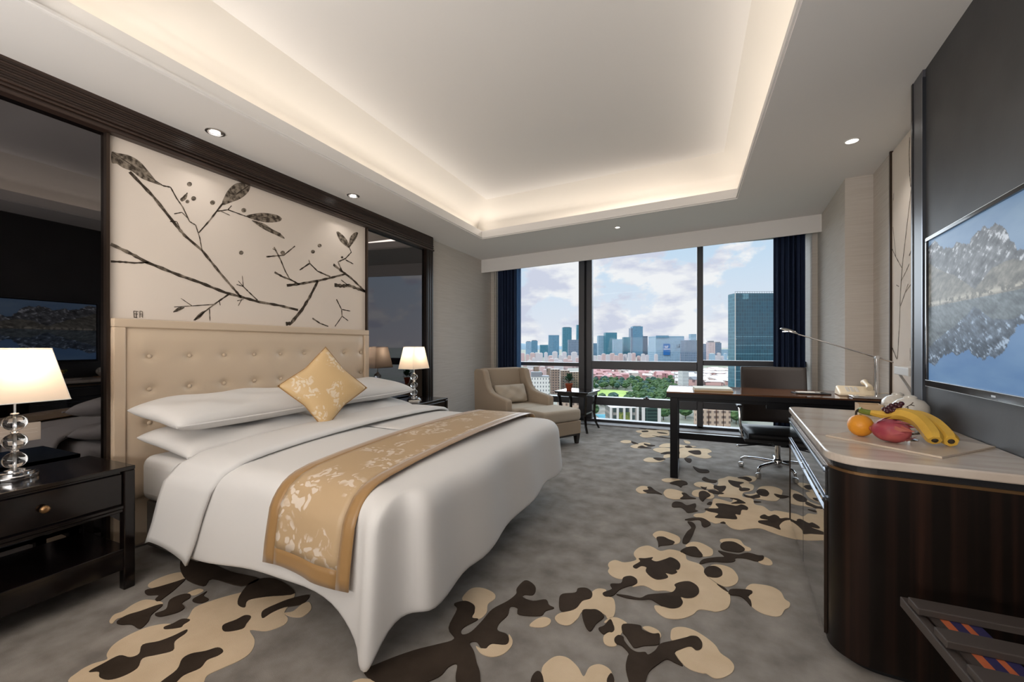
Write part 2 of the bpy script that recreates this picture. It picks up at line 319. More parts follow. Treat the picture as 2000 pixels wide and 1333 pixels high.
# carpet motif: flat dyed and carved pile, raised a hair above the ground pile
def smooth_poly(p, n=4):
    o = []; k = len(p)
    for i in range(k):
        a, b, c, d = p[i-1], p[i], p[(i+1) % k], p[(i+2) % k]
        for q in range(n):
            t = q/n
            o.append(tuple(.5*((2*b[j])+(-a[j]+c[j])*t+(2*a[j]-5*b[j]+4*c[j]-d[j])*t*t+(-a[j]+3*b[j]-3*c[j]+d[j])*t**3) for j in (0, 1)))
    return o
VA = (100, 1080, .35); VB = (700, 1000, .275); VC = (1150, 1000, .25); VD = (1180, 820, .21)
TAN = [
(VD,[(300,105),(400,95),(480,100),(560,95),(600,110),(600,150),(540,150),(450,165),(370,168),(330,150),(350,130),(310,120)]),
(VD,[(150,205),(190,193),(245,198),(250,215),(210,222),(170,218)]),
(VD,[(245,248),(290,232),(360,215),(425,222),(420,240),(360,262),(290,268),(255,258)]),
(VD,[(455,285),(480,268),(560,262),(660,275),(760,260),(860,270),(960,275),(1000,300),(960,320),(1000,350),(940,365),(860,350),(800,335),(740,360),(640,350),(560,360),(555,335),(590,320),(520,310)]),
(VD,[(515,245),(560,225),(640,225),(740,240),(850,250),(830,258),(700,258),(530,258)]),
(VD,[(740,195),(790,205),(800,225),(760,222)]),
(VD,[(365,375),(410,355),(470,360),(560,372),(520,395),(430,398),(380,390)]),
(VD,[(535,560),(600,548),(700,560),(710,580),(620,585),(560,580)]),
(VD,[(295,650),(340,622),(400,625),(430,650),(410,680),(350,690),(310,675)]),
(VD,[(553,680),(580,652),(640,650),(720,672),(760,700),(740,735),(660,745),(590,730),(560,705)]),
(VD,[(835,600),(880,583),(960,590),(1010,605),(1040,640),(980,650),(900,635),(850,620)]),
(VD,[(1115,545),(1160,530),(1240,540),(1330,525),(1415,540),(1400,575),(1340,590),(1390,615),(1380,660),(1300,680),(1290,720),(1380,740),(1400,790),(1480,810),(1545,855),(1600,850),(1720,870),(1800,880),(1900,900),(1900,1130),(1780,1115),(1640,1080),(1540,1045),(1450,1015),(1330,1020),(1260,1028),(1180,1010),(1110,960),(1040,970),(980,950),(840,905),(850,880),(930,870),(960,835),(1000,800),(1020,740),(1100,750),(1180,770),(1190,730),(1060,715),(1090,680),(1030,650),(1060,600),(1060,560)]),
(VD,[(815,690),(840,660),(920,655),(990,680),(1025,715),(990,740),(900,725),(840,715)]),
(VD,[(1435,640),(1480,622),(1570,625),(1650,655),(1655,690),(1620,750),(1560,760),(1460,745),(1400,735),(1310,700),(1400,690)]),
(VC,[(500,180),(540,155),(600,158),(690,190),(715,220),(700,250),(640,255),(560,230),(520,205)]),
(VC,[(755,270),(800,240),(870,245),(950,285),(970,310),(960,345),(890,352),(850,320),(800,285)]),
(VC,[(1030,220),(1110,212),(1180,225),(1215,265),(1265,290),(1255,310),(1190,300),(1130,260),(1040,245)]),
(VC,[(1325,390),(1370,358),(1420,380),(1435,410),(1410,422),(1350,410)]),
(VC,[(150,420),(165,395),(210,382),(280,400),(370,380),(352,340),(360,310),(400,280),(460,268),(510,285),(560,310),(630,298),(700,310),(755,340),(770,380),(860,410),(900,445),(905,490),(990,560),(1060,600),(1100,650),(1105,710),(1080,760),(1000,785),(940,775),(860,770),(810,810),(720,840),(620,838),(560,810),(520,770),(520,735),(620,750),(720,700),(700,650),(600,620),(520,620),(430,580),(340,590),(380,560),(350,520),(250,530),(180,505),(150,470),(160,445)]),
(VC,[(905,470),(960,420),(1040,420),(1120,450),(1165,510),(1160,555),(1120,582),(1060,588),(1000,560),(920,500)]),
(VC,[(1225,610),(1265,570),(1340,572),(1430,590),(1500,630),(1530,685),(1570,715),(1565,750),(1530,770),(1500,815),(1440,820),(1340,790),(1265,735),(1250,670),(1275,635)]),
(VB,[(1395,760),(1430,725),(1530,700),(1590,640),(1650,580),(1700,550),(1760,560),(1750,600),(1810,620),(1825,690),(1810,750),(1770,760),(1740,730),(1600,710),(1560,760),(1500,808),(1430,800)]),
(VC,[(120,870),(160,835),(220,832),(280,860),(300,885),(270,930),(240,980),(210,1010),(215,1050),(160,1055),(120,1030),(115,980),(150,950),(200,930),(180,870)]),
(VC,[(420,910),(470,900),(540,930),(565,970),(550,990),(480,950)]),
(VC,[(640,950),(660,915),(730,905),(820,930),(920,990),(990,1050),(1030,1110),(1100,1160),(1135,1210),(1120,1260),(1050,1300),(980,1305),(920,1270),(880,1265),(800,1240),(740,1200),(690,1140),(680,1100),(780,1060),(860,1080),(880,1020),(820,980),(740,1000),(650,1010)]),
(VB,[(1300,1140),(1340,1070),(1410,1030),(1490,1045),(1560,1110),(1600,1175),(1640,1110),(1710,1088),(1780,1120),(1810,1180),(1840,1330),(1700,1420),(1450,1430),(1320,1330)]),
(VB,[(740,610),(800,550),(880,545),(960,580),(970,620),(920,660),(910,720),(860,765),(810,750),(830,690),(810,655),(750,640)]),
(VB,[(1215,815),(1260,770),(1320,752),(1365,770),(1355,805),(1300,825)]),
(VB,[(835,960),(870,975),(910,970),(950,945),(1040,945),(1065,900),(1070,875),(1095,920),(1080,970),(1020,1020),(940,1035),(870,1010)]),
(VB,[(0,1195),(60,1192),(160,1210),(120,1260),(0,1280),(-60,1230)]),
(VA,[(540,190),(560,165),(640,130),(720,112),(752,130),(735,155),(660,180),(580,200)]),
(VA,[(325,385),(350,350),(400,330),(460,290),(530,265),(620,280),(600,300),(520,320),(440,350),(370,370),(340,398)]),
(VA,[(100,740),(150,670),(230,625),(310,600),(310,570),(345,520),(420,470),(520,425),(600,405),(650,400),(690,400),(760,370),(800,310),(900,270),(1000,240),(1060,225),(1110,205),(1300,200),(1360,230),(1330,290),(1300,340),(1320,370),(1300,405),(1200,440),(1110,435),(1135,490),(1120,550),(1060,600),(950,650),(870,690),(840,740),(700,860),(300,860)]),
(VA,[(1300,340),(1350,330),(1400,290),(1440,280),(1450,320),(1400,360),(1340,360)]),
(VA,[(760,230),(820,205),(850,215),(800,240)]),
]
BRN = [
(VD,[(205,72),(300,60),(350,72),(400,82),(380,92),(300,78)]),(VD,[(350,108),(400,105),(410,115),(360,118)]),(VD,[(490,118),(560,125),(590,135),(520,130)]),
(VD,[(400,92),(440,88),(500,92),(450,98)]),(VD,[(445,150),(520,160),(600,172),(660,180),(560,172)]),
(VD,[(250,205),(275,210),(320,230),(270,225)]),(VD,[(370,225),(420,235),(475,243),(430,252),(380,240)]),(VD,[(310,262),(350,245),(390,258),(440,268),(350,266)]),
(VD,[(525,318),(570,305),(620,300),(690,290),(700,325),(640,325),(560,322)]),(VD,[(780,298),(830,290),(890,292),(900,325),(850,328),(810,315)]),(VD,[(750,252),(790,246),(820,262),(770,265)]),
(VD,[(455,360),(520,358),(570,370),(510,385)]),(VD,[(745,362),(800,365),(815,380),(800,402),(770,395)]),
(VD,[(825,438),(890,462),(960,470),(978,492),(930,500),(870,488)]),(VD,[(910,560),(935,538),(980,560),(1048,570),(1030,590),(960,582)]),
(VD,[(610,592),(700,570),(760,580),(775,605),(730,615),(715,635),(680,615)]),
(VD,[(360,662),(410,655),(402,632),(435,632),(470,660),(540,700),(480,690),(400,685)]),
(VD,[(720,685),(760,690),(800,720),(855,738),(780,742),(705,740),(735,715)]),(VD,[(895,628),(940,635),(955,630),(940,655)]),
(VD,[(1020,640),(1025,615),(1070,622),(1130,622),(1125,655),(1090,680),(1055,660)]),(VD,[(965,665),(1010,660),(1110,688),(1090,698),(1000,688)]),
(VD,[(880,690),(900,670),(945,672),(990,710),(940,740),(915,765),(885,735)]),
(VD,[(1155,568),(1240,580),(1300,590),(1260,610),(1280,640),(1220,630),(1175,605)]),(VD,[(1255,645),(1300,638),(1355,648),(1340,665),(1270,668)]),
(VD,[(1240,545),(1320,535),(1375,560),(1350,580),(1300,560)]),(VD,[(1415,680),(1440,652),(1500,655),(1535,690),(1510,718),(1450,708)]),
(VD,[(1580,695),(1640,705),(1720,718),(1660,735),(1610,725)]),(VD,[(1295,700),(1360,715),(1430,700),(1450,728),(1380,735),(1320,722)]),
(VD,[(630,790),(660,768),(720,775),(770,802),(840,785),(855,800),(845,840),(870,855),(780,870),(750,845),(710,820),(640,818)]),
(VD,[(955,790),(980,770),(1005,775),(990,795)]),(VD,[(1170,735),(1240,740),(1310,775),(1300,785),(1180,785),(1240,760)]),
(VD,[(1035,790),(1090,785),(1180,800),(1230,808),(1280,795),(1335,820),(1330,845),(1280,845),(1265,890),(1220,885),(1235,930),(1130,925),(1030,915),(1060,880),(970,858),(940,832),(1060,830)]),
(VD,[(1450,905),(1490,888),(1530,905),(1580,890),(1620,905),(1640,925),(1700,920),(1775,935),(1680,945),(1630,990),(1640,1030),(1570,1005),(1500,985),(1440,965),(1440,945),(1530,940),(1460,925)]),
(VD,[(750,935),(830,918),(910,920),(970,950),(990,980),(940,1005),(910,990),(890,940),(800,942)]),
(VD,[(775,955),(820,960),(850,995),(840,1030),(820,1080),(780,1150),(735,1155),(730,1120),(770,1050),(810,1010)]),
(VD,[(1080,965),(1110,955),(1130,970)]),(VD,[(1395,760),(1460,770),(1400,775)]),
(VC,[(530,205),(580,200),(625,220),(670,240),(650,260),(560,270),(545,280),(540,240)]),
(VC,[(715,315),(760,285),(830,278),(860,305),(890,345),(870,358),(800,350),(750,330)]),
(VC,[(1030,260),(1060,240),(1130,240),(1190,270),(1220,300),(1180,320),(1120,315),(1060,305),(1030,285)]),
(VC,[(865,405),(900,375),(1000,360),(1060,355),(1010,310),(1080,325),(1170,340),(1240,325),(1320,345),(1365,350),(1360,380),(1310,392),(1230,370),(1150,365),(1140,390),(1080,400),(960,395),(880,412)]),
(VC,[(345,430),(400,395),(390,370),(440,370),(500,362),(490,380),(530,395),(600,375),(640,362),(690,385),(715,420),(705,455),(680,460),(690,480),(650,495),(600,485),(620,515),(590,530),(530,535),(480,510),(445,470),(450,440),(410,430),(370,450)]),
(VC,[(110,640),(180,610),(170,570),(250,565),(270,520),(330,508),(375,535),(370,570),(300,590),(240,615),(190,660),(130,668)]),
(VC,[(215,652),(300,660),(400,680),(460,655),(560,645),(650,635),(680,600),(670,575),(720,555),(790,552),(850,590),(860,640),(820,675),(760,682),(710,670),(735,710),(710,750),(650,762),(580,745),(520,710),(480,690),(400,692),(300,680)]),
(VC,[(900,470),(930,435),(990,432),(1035,460),(1042,500),(1000,520),(930,510)]),
(VC,[(1090,640),(1110,612),(1200,612),(1270,622),(1275,645),(1240,665),(1265,700),(1270,745),(1230,700),(1180,665),(1110,655)]),
(VC,[(1000,570),(1060,600),(1090,635),(1040,605)]),
(VB,[(1425,630),(1450,590),(1540,580),(1560,550),(1620,548),(1660,580),(1650,620),(1590,640),(1540,695),(1440,712)]),
(VB,[(1590,710),(1650,700),(1700,705),(1745,750),(1690,800),(1645,855),(1605,800)]),
(VB,[(1705,835),(1745,815),(1790,770),(1815,830),(1805,860),(1770,860),(1740,875)]),
(VC,[(270,885),(400,895),(420,930),(500,960),(550,960),(555,1010),(540,1045),(430,1055),(360,1070),(330,1040),(290,980),(260,940)]),
(VC,[(200,1000),(230,972),(270,985),(280,1020),(330,1080),(380,1105),(440,1105),(465,1125),(520,1090),(560,1040),(660,1015),(760,990),(800,978),(850,985),(885,1030),(880,1075),(840,1090),(790,1060),(700,1090),(670,1110),(690,1150),(735,1210),(680,1190),(610,1160),(540,1200),(470,1260),(440,1340),(400,1420),(340,1400),(290,1240),(300,1150),(310,1110),(260,1055),(210,1035)]),
(VC,[(140,1330),(175,1270),(200,1330),(180,1400)]),
(VB,[(700,700),(680,660),(760,640),(820,670),(825,720),(805,760),(850,770),(760,820),(730,850),(740,880),(800,860),(880,780),(950,700),(1060,640),(1120,590),(1125,550),(1180,495),(1230,510),(1260,550),(1240,595),(1180,595),(1170,615),(1240,640),(1330,630),(1355,670),(1390,690),(1330,710),(1290,745),(1140,735),(1130,690),(1080,680),(1060,740),(1000,800),(990,850),(1050,875),(1070,915),(1045,950),(940,945),(910,975),(870,970),(840,930),(790,940),(820,1000),(840,1080),(865,1170),(850,1330),(690,1330),(700,1250),(690,1180),(700,1090),(640,1110),(570,1180),(400,1240),(200,1250),(40,1150),(180,1070),(400,990),(560,950),(680,910),(640,830)]),
(VB,[(1225,1200),(1270,1140),(1310,1180),(1320,1330),(1280,1400),(1230,1330)]),
(VA,[(525,215),(600,195),(700,165),(750,150),(700,200),(650,240),(600,275),(580,265),(600,240),(540,240)]),
(VA,[(365,390),(420,355),(500,330),(600,295),(620,300),(560,350),(540,390),(495,428),(450,405),(390,405)]),
(VA,[(580,345),(640,320),(660,270),(720,240),(770,235),(775,255),(730,285),(745,310),(710,335),(640,355),(600,360)]),
(VA,[(790,265),(840,235),(870,220),(850,245),(880,265),(840,285),(800,280)]),
(VA,[(630,420),(680,400),(730,375),(775,380),(740,405),(720,422),(640,432)]),
(VA,[(210,670),(290,625),(380,580),(440,590),(490,570),(510,520),(600,500),(680,470),(755,435),(750,455),(690,500),(680,550),(590,575),(510,595),(480,650),(400,695),(320,715),(270,700),(265,670)]),
(VA,[(560,790),(610,730),(700,660),(730,600),(780,570),(860,555),(930,535),(960,555),(930,580),(870,605),(830,650),(740,690),(690,740),(640,800)]),
(VA,[(958,410),(1030,380),(1080,355),(1115,362),(1090,400),(1065,430),(970,445)]),
(VA,[(1180,330),(1260,290),(1340,260),(1440,240),(1400,290),(1300,310),(1230,340),(1180,370)]),
(VA,[(1040,290),(1060,230),(1130,160),(1250,150),(1360,230),(1200,250),(1100,270),(1080,310)]),
(VA,[(730,40),(880,60),(1000,110),(1160,150),(1060,190),(900,150),(850,190),(740,140)]),
]
for lst, zt, mt, nm in ((TAN, .0025, m_ctan, 'tan_flower_motif'), (BRN, .0045, m_cbrn, 'brown_leaf_motif')):
    for (ox, oy, s_), pts in lst:
        q = [on_z(ox+a*s_, oy+b*s_) for a, b in smooth_poly(pts)]
        MB().prism([(p.x, p.y) for p in q], .0002, zt).build(nm, mt, fl)

ZT = 3.45                                                # underside of the slab above
# left side: wallpaper wall, ebony frame, mirrors, mural, headboard
wl = MB().box(-3.3, XL, YB-.2, YW-.25, 0, ZT).build('wall_left', m_wallp); struct(wl)
MB().box(XL, XL+.012, 4.42, YW-.25, .0, .09).build('skirting', m_wallp, wl)
struct(MB().box(-3.3, 2.2, YB-.3, YB, 0, ZT).build('wall_back', m_wallp))
XF = -3.0                                                # face of the ebony frame
fr = MB()
fr.prism([(XL+.001, -1.6), (XF, -1.6), (XF, 4.41), (XL+.001, 4.41)], 2.425, CZ)
frame = fr.build('trim_1', m_woodh); struct(frame)
for k, (x1, z0, z1) in enumerate(((XF+.012, 2.44, 2.452), (XF+.012, 2.462, 2.474), (XF+.02, 2.405, 2.425))):
    MB().box(XF-.04, x1, -1.6, 4.41, z0, z1).build('reeded_strip', m_woodh, frame, bevel=.003)
for k in range(7): MB().box(XF-.01, XF+.004, -1.6, 4.41, 2.484+k*.013, 2.491+k*.013).build('reeded_strip', m_woodh, frame)
MB().box(XL+.001, XF, 4.27, 4.41, 0, 2.425).build('upright', m_woodv, frame)
for k in range(3): MB().box(XF-.01, XF+.006, 4.285+k*.045, 4.315+k*.045, 0, 2.405).build('reeded_strip', m_woodv, frame, bevel=.004)
def mirror(y0, y1, label):
    t = thing('mirror_panel', label, 'mirror', (XL+.02, (y0+y1)/2, 0))
    MB().box(XL+.001, XF-.035, y0, y1, 0, 2.424).build('glass_sheet', m_mirror, t, world=True)
    for y in ((y1,) if y0 < 0 else (y0,)):
        MB().box(XL+.001, XF-.005, y-.014, y+.002, 0, 2.424).build('metal_edge', m_trim, t, world=True)
mirror(-1.6, 1.225, 'black tinted mirror panel beside the near bedside lamp, left of the branch mural')
mirror(3.258, 4.268, 'narrow black tinted mirror panel between the branch mural and the ebony upright')
MX = XF-.03
mural = MB().box(XL+.001, MX, 1.229, 3.242, 0, 2.424).build('mural_panel', m_cream)
tag(mural, 'ivory wall panel with an ink painting of bare branches above the headboard', 'mural')
def ink(pts, wd, name='ink_branch', mt=None, plane=None, par=None, nrm=(1, 0, 0), mp=None):
    """flat brush stroke in the picture plane, width in photo pixels"""
    mp = mp or (lambda a, b: on_x(a, b, MX)); nrm = Vector(nrm); P = [mp(*p) for p in pts]
    ws = wd if isinstance(wd, (list, tuple)) else [wd]*len(pts)
    vs = []; fs = []
    for i, p in enumerate(P):
        t = (P[min(i+1, len(P)-1)]-P[max(i-1, 0)]).normalized(); sd = t.cross(nrm).normalized()
        sc_ = (mp(pts[i][0], pts[i][1]+1)-mp(*pts[i])).length*ws[i]*.5
        jt = 1+.25*math.sin(i*2.7)
        vs += [p+sd*sc_*jt+nrm*.0012, p-sd*sc_*jt+nrm*.0012]
    for i in range(len(P)-1): fs.append((2*i, 2*i+1, 2*i+3, 2*i+2))
    return MB().add(vs, fs).build(name, mt or m_ink, par or mural)
def subdiv(p, n=4):
    o = []
    for a, b in zip(p[:-1], p[1:]):
        o += [(a[0]+(b[0]-a[0])*k/n, a[1]+(b[1]-a[1])*k/n) for k in range(n)]
    return o+[p[-1]]
for pts, wd in [
 ([(216,477),(258,497),(285,512),(350,538),(390,552),(440,572),(470,580),(505,590),(545,597),(582,606)],6.5),
 ([(216,511),(240,512),(262,514),(290,513)],4), ([(253,336),(300,385),(345,442),(360,460),(395,490),(430,534),(455,563),(470,580)],6),
 ([(318,363),(333,366),(345,388),(357,405),(370,433),(382,440),(390,465),(395,492)],2.6), ([(436,396),(410,430),(388,455)],3),
 ([(423,413),(445,410),(452,402)],2), ([(445,410),(475,421),(487,425)],2.2), ([(432,413),(449,421)],1.6),
 ([(340,418),(355,415),(366,426)],1.8), ([(332,433),(345,433),(352,448)],1.8),
 ([(558,633),(568,632),(590,605),(605,580),(621,549)],7), ([(560,558),(585,555),(620,549),(650,542),(673,536)],5),
 ([(536,532),(552,541),(568,547),(585,556)],4), ([(535,483),(548,508),(557,530),(566,546)],3), ([(520,502),(540,500),(554,499),(576,481)],3), ([(540,490),(532,486)],2),
 ([(645,541),(620,530),(605,515),(603,508)],3), ([(604,515),(585,528)],3), ([(651,517),(670,532),(685,543),(705,562),(717,574)],5),
 ([(668,530),(660,512),(675,505),(686,493),(682,484)],2.6), ([(675,508),(690,516)],2.4), ([(653,557),(668,559),(682,558),(700,565),(717,571)],7), ([(680,558),(666,547)],2),
 ([(657,585),(667,605),(668,618),(654,638)],2.5), ([(668,618),(680,627)],2.2), ([(668,605),(684,608)],2.2), ([(610,622),(625,632),(641,638)],3),
 ([(503,587),(485,570),(475,560),(462,556)],2.4), ([(475,560),(473,539)],1.6), ([(475,560),(465,549)],1.6),
 ([(447,575),(425,590),(405,605),(380,626)],3), ([(417,595),(375,598),(340,600)],2), ([(375,598),(353,583)],1.6), ([(409,604),(410,627)],1.8),
 ([(472,585),(465,598)],1.8), ([(463,588),(476,585)],1.6), ([(428,588),(430,597)],1.6)]:
    p = subdiv(pts); ink(p, [wd*(1-.35*i/len(p)) for i in range(len(p))])
for pts in [[(218,297),(228,299),(250,303),(272,315),(290,335),(308,357),(320,364),(300,358),(275,348),(258,335),(240,328),(228,320),(218,318)],
 [(433,400),(443,375),(458,360),(472,357),(488,361),(485,375),(470,388),(450,396)], [(480,423),(495,418),(515,416),(540,420),(550,427),(545,433),(525,435),(505,432)],
 [(492,431),(515,437),(530,447),(548,457),(556,467),(540,460),(515,448)], [(682,485),(665,472),(657,455),(661,453),(672,462),(681,475)],
 [(682,483),(683,465),(692,455),(699,455),(695,467),(688,477)], [(338,610),(348,601),(360,601),(350,608)], [(378,626),(390,612),(402,607),(390,622)],
 [(352,390),(360,382),(366,377),(364,388),(356,394)]]:
    q = smooth_poly(pts, 3); V = [on_x(a, b, MX)+Vector((.0009, 0, 0)) for a, b in q]
    MB().add(V, [tuple(range(len(V)))]).build('ink_leaf', m_inkl, mural)
    a, b = pts[0], pts[len(pts)//2]; ink(subdiv([a, b], 5), 1.6)
for (a, b, r) in [(370,360,5),(378,388,5),(366,394,4),(415,396,5),(476,411,5),(471,494,4.5),(624,480,4),(611,492,4),(552,494,4.5),(668,503,2.5)]:
    V = [on_x(a+r*math.cos(k*PI/6), b+r*.9*math.sin(k*PI/6), MX)+Vector((.0009, 0, 0)) for k in range(12)]
    MB().add(V, [tuple(range(12))]).build('ink_berry', m_inkl, mural)
for (a, b, c, d) in [(261,608,270,609),(261,613,269,614),(261,608,262,621),(266,609,266,621),(273,608,278,609),(273,614,278,614),(273,608,273,621),(278,609,278,621),(261,620,268,621),(275,617,277,618)]:
    ink([(a,b),(c,d)], 1.3, 'seal_stroke')

# ceiling: lowered border, tray with cove, upper ceiling
def ring(prof, X0, X1, Y0, Y1):
    mb = MB()
    for d, dz in prof:
        pass
    vs = []; fs = []
    for d, dz in prof:
        for (x, y) in ((X0-d, Y0-d), (X1+d, Y0-d), (X1+d, Y1+d), (X0-d, Y1+d)): vs.append((x, y, ceil_z(x)+dz))
    for i in range(len(prof)-1):
        for k in range(4): fs.append((4*i+k, 4*i+(k+1) % 4, 4*i+4+(k+1) % 4, 4*i+4+k))
    return mb.add(vs, fs)
so = MB(); o4 = [(-3.3, YB-.2), (2.2, YB-.2), (2.2, 5.895), (-3.3, 5.895)]; i4 = [(TX0, TY0), (TX1, TY0), (TX1, TY1), (TX0, TY1)]
so.add([(x, y, ceil_z(x)) for x, y in o4+i4], [(k, (k+1) % 4, 4+(k+1) % 4, 4+k) for k in range(4)])
ceil = so.build('ceiling', m_ceil); struct(ceil)
ring([(0, 0), (0, .012), (-.012, .012), (-.012, .024), (.004, .024), (.004, .11), (.03, .11), (.03, .05), (.17, .05)], TX0, TX1, TY0, TY1).build('tray_moulding', m_ceil, ceil)
cv = [(.17, .05), (.17, .11), (.155, .17), (.12, .23), (.06, .295), (-.13, .46)]
ring(cv, TX0, TX1, TY0, TY1).build('cove', m_cove, ceil, smooth=True, angle=60)
q4 = [(TX0+.13, TY0+.13), (TX1-.13, TY0+.13), (TX1-.13, TY1-.13), (TX0+.13, TY1-.13)]
MB().add([(x, y, ceil_z(x)+.46) for x, y in q4], [(0, 1, 2, 3)]).build('upper_ceiling', m_ceil, ceil)
MB().box(-3.4, 2.4, YB-.4, YW+.3, ZT, ZT+.2).build('slab', m_ceil, ceil)
va = MB().prism([(XL, 5.87), (rwx(5.87, .17), 5.87), (rwx(5.87, .17), 5.895), (XL, 5.895)], lambda x, y: ceil_z(x)-.207, CZ).build('trim_2', m_ceil); struct(va)
MB().box(XL, 2.0, 5.895, YW+.1, 2.86, 2.9).build('curtain_pocket', m_ceil, va)

# right side: charcoal leather wall, slate strip, recessed mural, wallpaper column
def wallq(y0, y1, o0, o1=.6, z1=ZT, z0=0):
    return MB().prism([(rwx(y0, o0), y0), (rwx(y1, o0), y1), (rwx(y1, o1), y1), (rwx(y0, o1), y0)], z0, z1)
ANG = -math.atan(WK)
wr = wallq(YB-.2, 3.01, 0).build('wall_right', m_dleath); struct(wr)
wallq(3.012, 3.15, -.012, .17).build('slate_strip', m_dstrip, wr)
wallq(3.15, 3.172, -.016, .17).build('black_edge', m_black, wr)
wallq(3.004, 3.012, -.016, .02, z1=2.7).build('chrome_edge', m_pull, wr)
wallq(3.172, 4.2, .172, .6).build('recess_wall', m_cream, wr)
wallq(4.2, 4.222, .15, .6).build('bronze_edge', m_trim, wr)
wallq(4.222, 4.72, .162, .6).build('wallpaper_return', m_wallp, wr)
wallq(4.70, 6.22, -.045, .6).build('column', m_wallp, wr)
MB().prism([(rwx(6.2, -.045), 6.15), (rwx(6.2, -.045)-.06, 6.15), (rwx(6.2, -.045)-.06, 6.7), (2.2, 6.7), (2.2, 6.15)], 0, 2.86).build('window_reveal', m_wallp, wr)
mur2 = wallq(3.173, 4.199, .164, .171, z1=2.74).build('mural_panel', m_cream)
tag(mur2, 'narrow ivory wall panel with an ink painted twig beside the slate strip', 'mural')
RN = (-CS, 0, 0); nR = Vector((-1, WK, 0)).normalized()
mpR = lambda a, b: on_rw(a, b, .164)
for pts, wd in [([(1777,268),(1776,300),(1777,340),(1779,365)],3.2), ([(1781,362),(1779,380),(1769.6,458),(1762,524),(1758.5,579),(1757,634),(1753,701)],2.4),
 ([(1762,524),(1751,504),(1743,487)],2), ([(1760,550),(1770,530),(1776,516)],1.8), ([(1759,598),(1768,572),(1774,555)],1.8), ([(1768,572),(1779,556)],1.4),
 ([(1756,560),(1751,557)],1.6), ([(1743,680),(1752,702)],3.5), ([(1750,500),(1746,460),(1744,444)],1.4), ([(1776,500),(1780,490)],3), ([(1778,705),(1778,680)],1.4), ([(1746,378),(1745,392)],2)]:
    p = subdiv(pts); ink(p, wd, 'ink_twig', m_inkl, par=mur2, nrm=nR, mp=mpR)

# window wall
win = MB()
win.box(-3.2, -2.98, 6.22, 6.6, 0, 2.86); win.box(-3.0, -2.99, 6.18, 6.25, 0, 2.86)
wn1 = win.build('window_1', m_wallp); struct(wn1)
G = YW
def fbar(name, x0, x1, z0, z1, y0=G-.07, y1=G+.07, m=m_frame): return MB().box(x0, x1, y0, y1, z0, z1).build(name, m, wn1, bevel=.006)
fbar('mullion', -1.615, -1.52, .02, 2.86); fbar('mullion', -1.50, -1.41, .02, 2.86, G-.03, G+.09)
MB().box(-1.53, -1.49, G+.02, G+.06, .02, 2.86).build('mullion_gap', m_black, wn1)
fbar('mullion', .11, .19, .02, 2.86)
fbar('transom', -2.98, -1.61, .87, .93); fbar('transom', -1.41, .11, .835, .965); fbar('transom', .19, 1.6, .92, .995)
fbar('sill_bar', -2.98, -1.61, .28, .38); fbar('sill_bar', -1.41, .11, .275, .40); fbar('sill_bar', .19, 1.6, .30, .40)
fbar('bottom_rail', -2.98, 1.6, 0, .05); fbar('head_rail', -2.98, 1.6, 2.66, 2.86)
MB().bar((-.62, G-.1, .41), (-.54, G-.1, .41), .03, .02).box(-.59, -.56, G-.11, G-.08, .40, .44).build('window_latch', m_black, wn1)
for (a, b) in ((-2.98, -1.615), (-1.41, .11), (.19, 1.6)):
    for (c, d) in ((.05, .28), (.38, .87), (.93, 2.66)):
        MB().box(a, b, G+.005, G+.011, c, d).build('glass_pane', m_pane, wn1)
MB().box(-3.0, 1.6, 6.2, G+.1, .0, .012).build('sill_strip', M('grey_sill', srgb(150, 148, 150), .7), wn1)
def curtain(name, x0, x1, y, z1, folds, m, amp=.045, solid=0):
    f = lambda u, v: (x0+(x1-x0)*u, y+amp*math.sin(u*folds*2*PI)*(.8+.2*math.sin(v*3+u*9))+.012*math.sin(u*folds*4.7*PI+1), .01+(z1-.01)*v)
    return f
def mkcur(x0, x1, folds, label, sheer):
    t = thing('curtain', label, 'curtain', ((x0+x1)/2, 6.3, 0))
    MB().grid(curtain('c', x0, x1, 6.28, 2.75, folds, m_navy), folds*14, 8).build('drape', m_navy, t, smooth=True, solid=.004, world=True, angle=180)
    if sheer: MB().grid(curtain('c', sheer[0], sheer[1], 6.36, 2.72, 2, m_navyl, .02), 20, 6).build('sheer', m_navyl, t, smooth=True, solid=.002, world=True, angle=180)
    MB().bar((x0-.01, 6.3, 2.77), (x1+.02, 6.3, 2.77), .03, .025).build('track', m_white, t, world=True)
mkcur(-2.975, -2.64, 6, 'navy curtain bunched at the left edge of the window behind the armchair', (-2.68, -2.575))
mkcur(1.02, 1.365, 6, 'navy curtain bunched at the right edge of the window beside the beige column', None)

# recessed ceiling lights
def downlight(x, y, r, kind, label, power):
    z = ceil_z(x); t = thing('downlight', label, 'ceiling light', (x, y, z))
    MB().lathe([(r, 0), (r, -.004), (r*.8, -.006), (r*.78, .001)], 24).build('rim', m_white if kind != 'led' else m_satin, t, smooth=True)
    if kind == 'led':
        mb = MB()
        for k in range(5):
            a = k*2*PI/5; mb.ball((r*.34*math.cos(a), r*.34*math.sin(a), -.004), (r*.2, r*.2, .004), 10, 6)
        mb.ball((0, 0, -.004), (r*.16, r*.16, .004), 10, 6)
        mb.build('led_cluster', m_spot, t)
    else:
        MB().lathe([(r*.76, -.004), (r*.5, -.007), (.001, -.008)], 24).build('lens', m_spot, t)
    light('downlight_beam', 'SPOT', (x, y, z-.03), power, NEUT, (0, 0, 0), spot=math.radians(105), blend=.9, radius=.04)
m_spot = EM('lit_lens', (1, .95, .88), 6)
downlight(-2.83, 1.683, .055, 'led', 'gimbal LED downlight above the branch mural, nearer the camera', 5)
downlight(-2.85, 2.898, .055, 'led', 'gimbal LED downlight above the branch mural, nearer the window', 5)
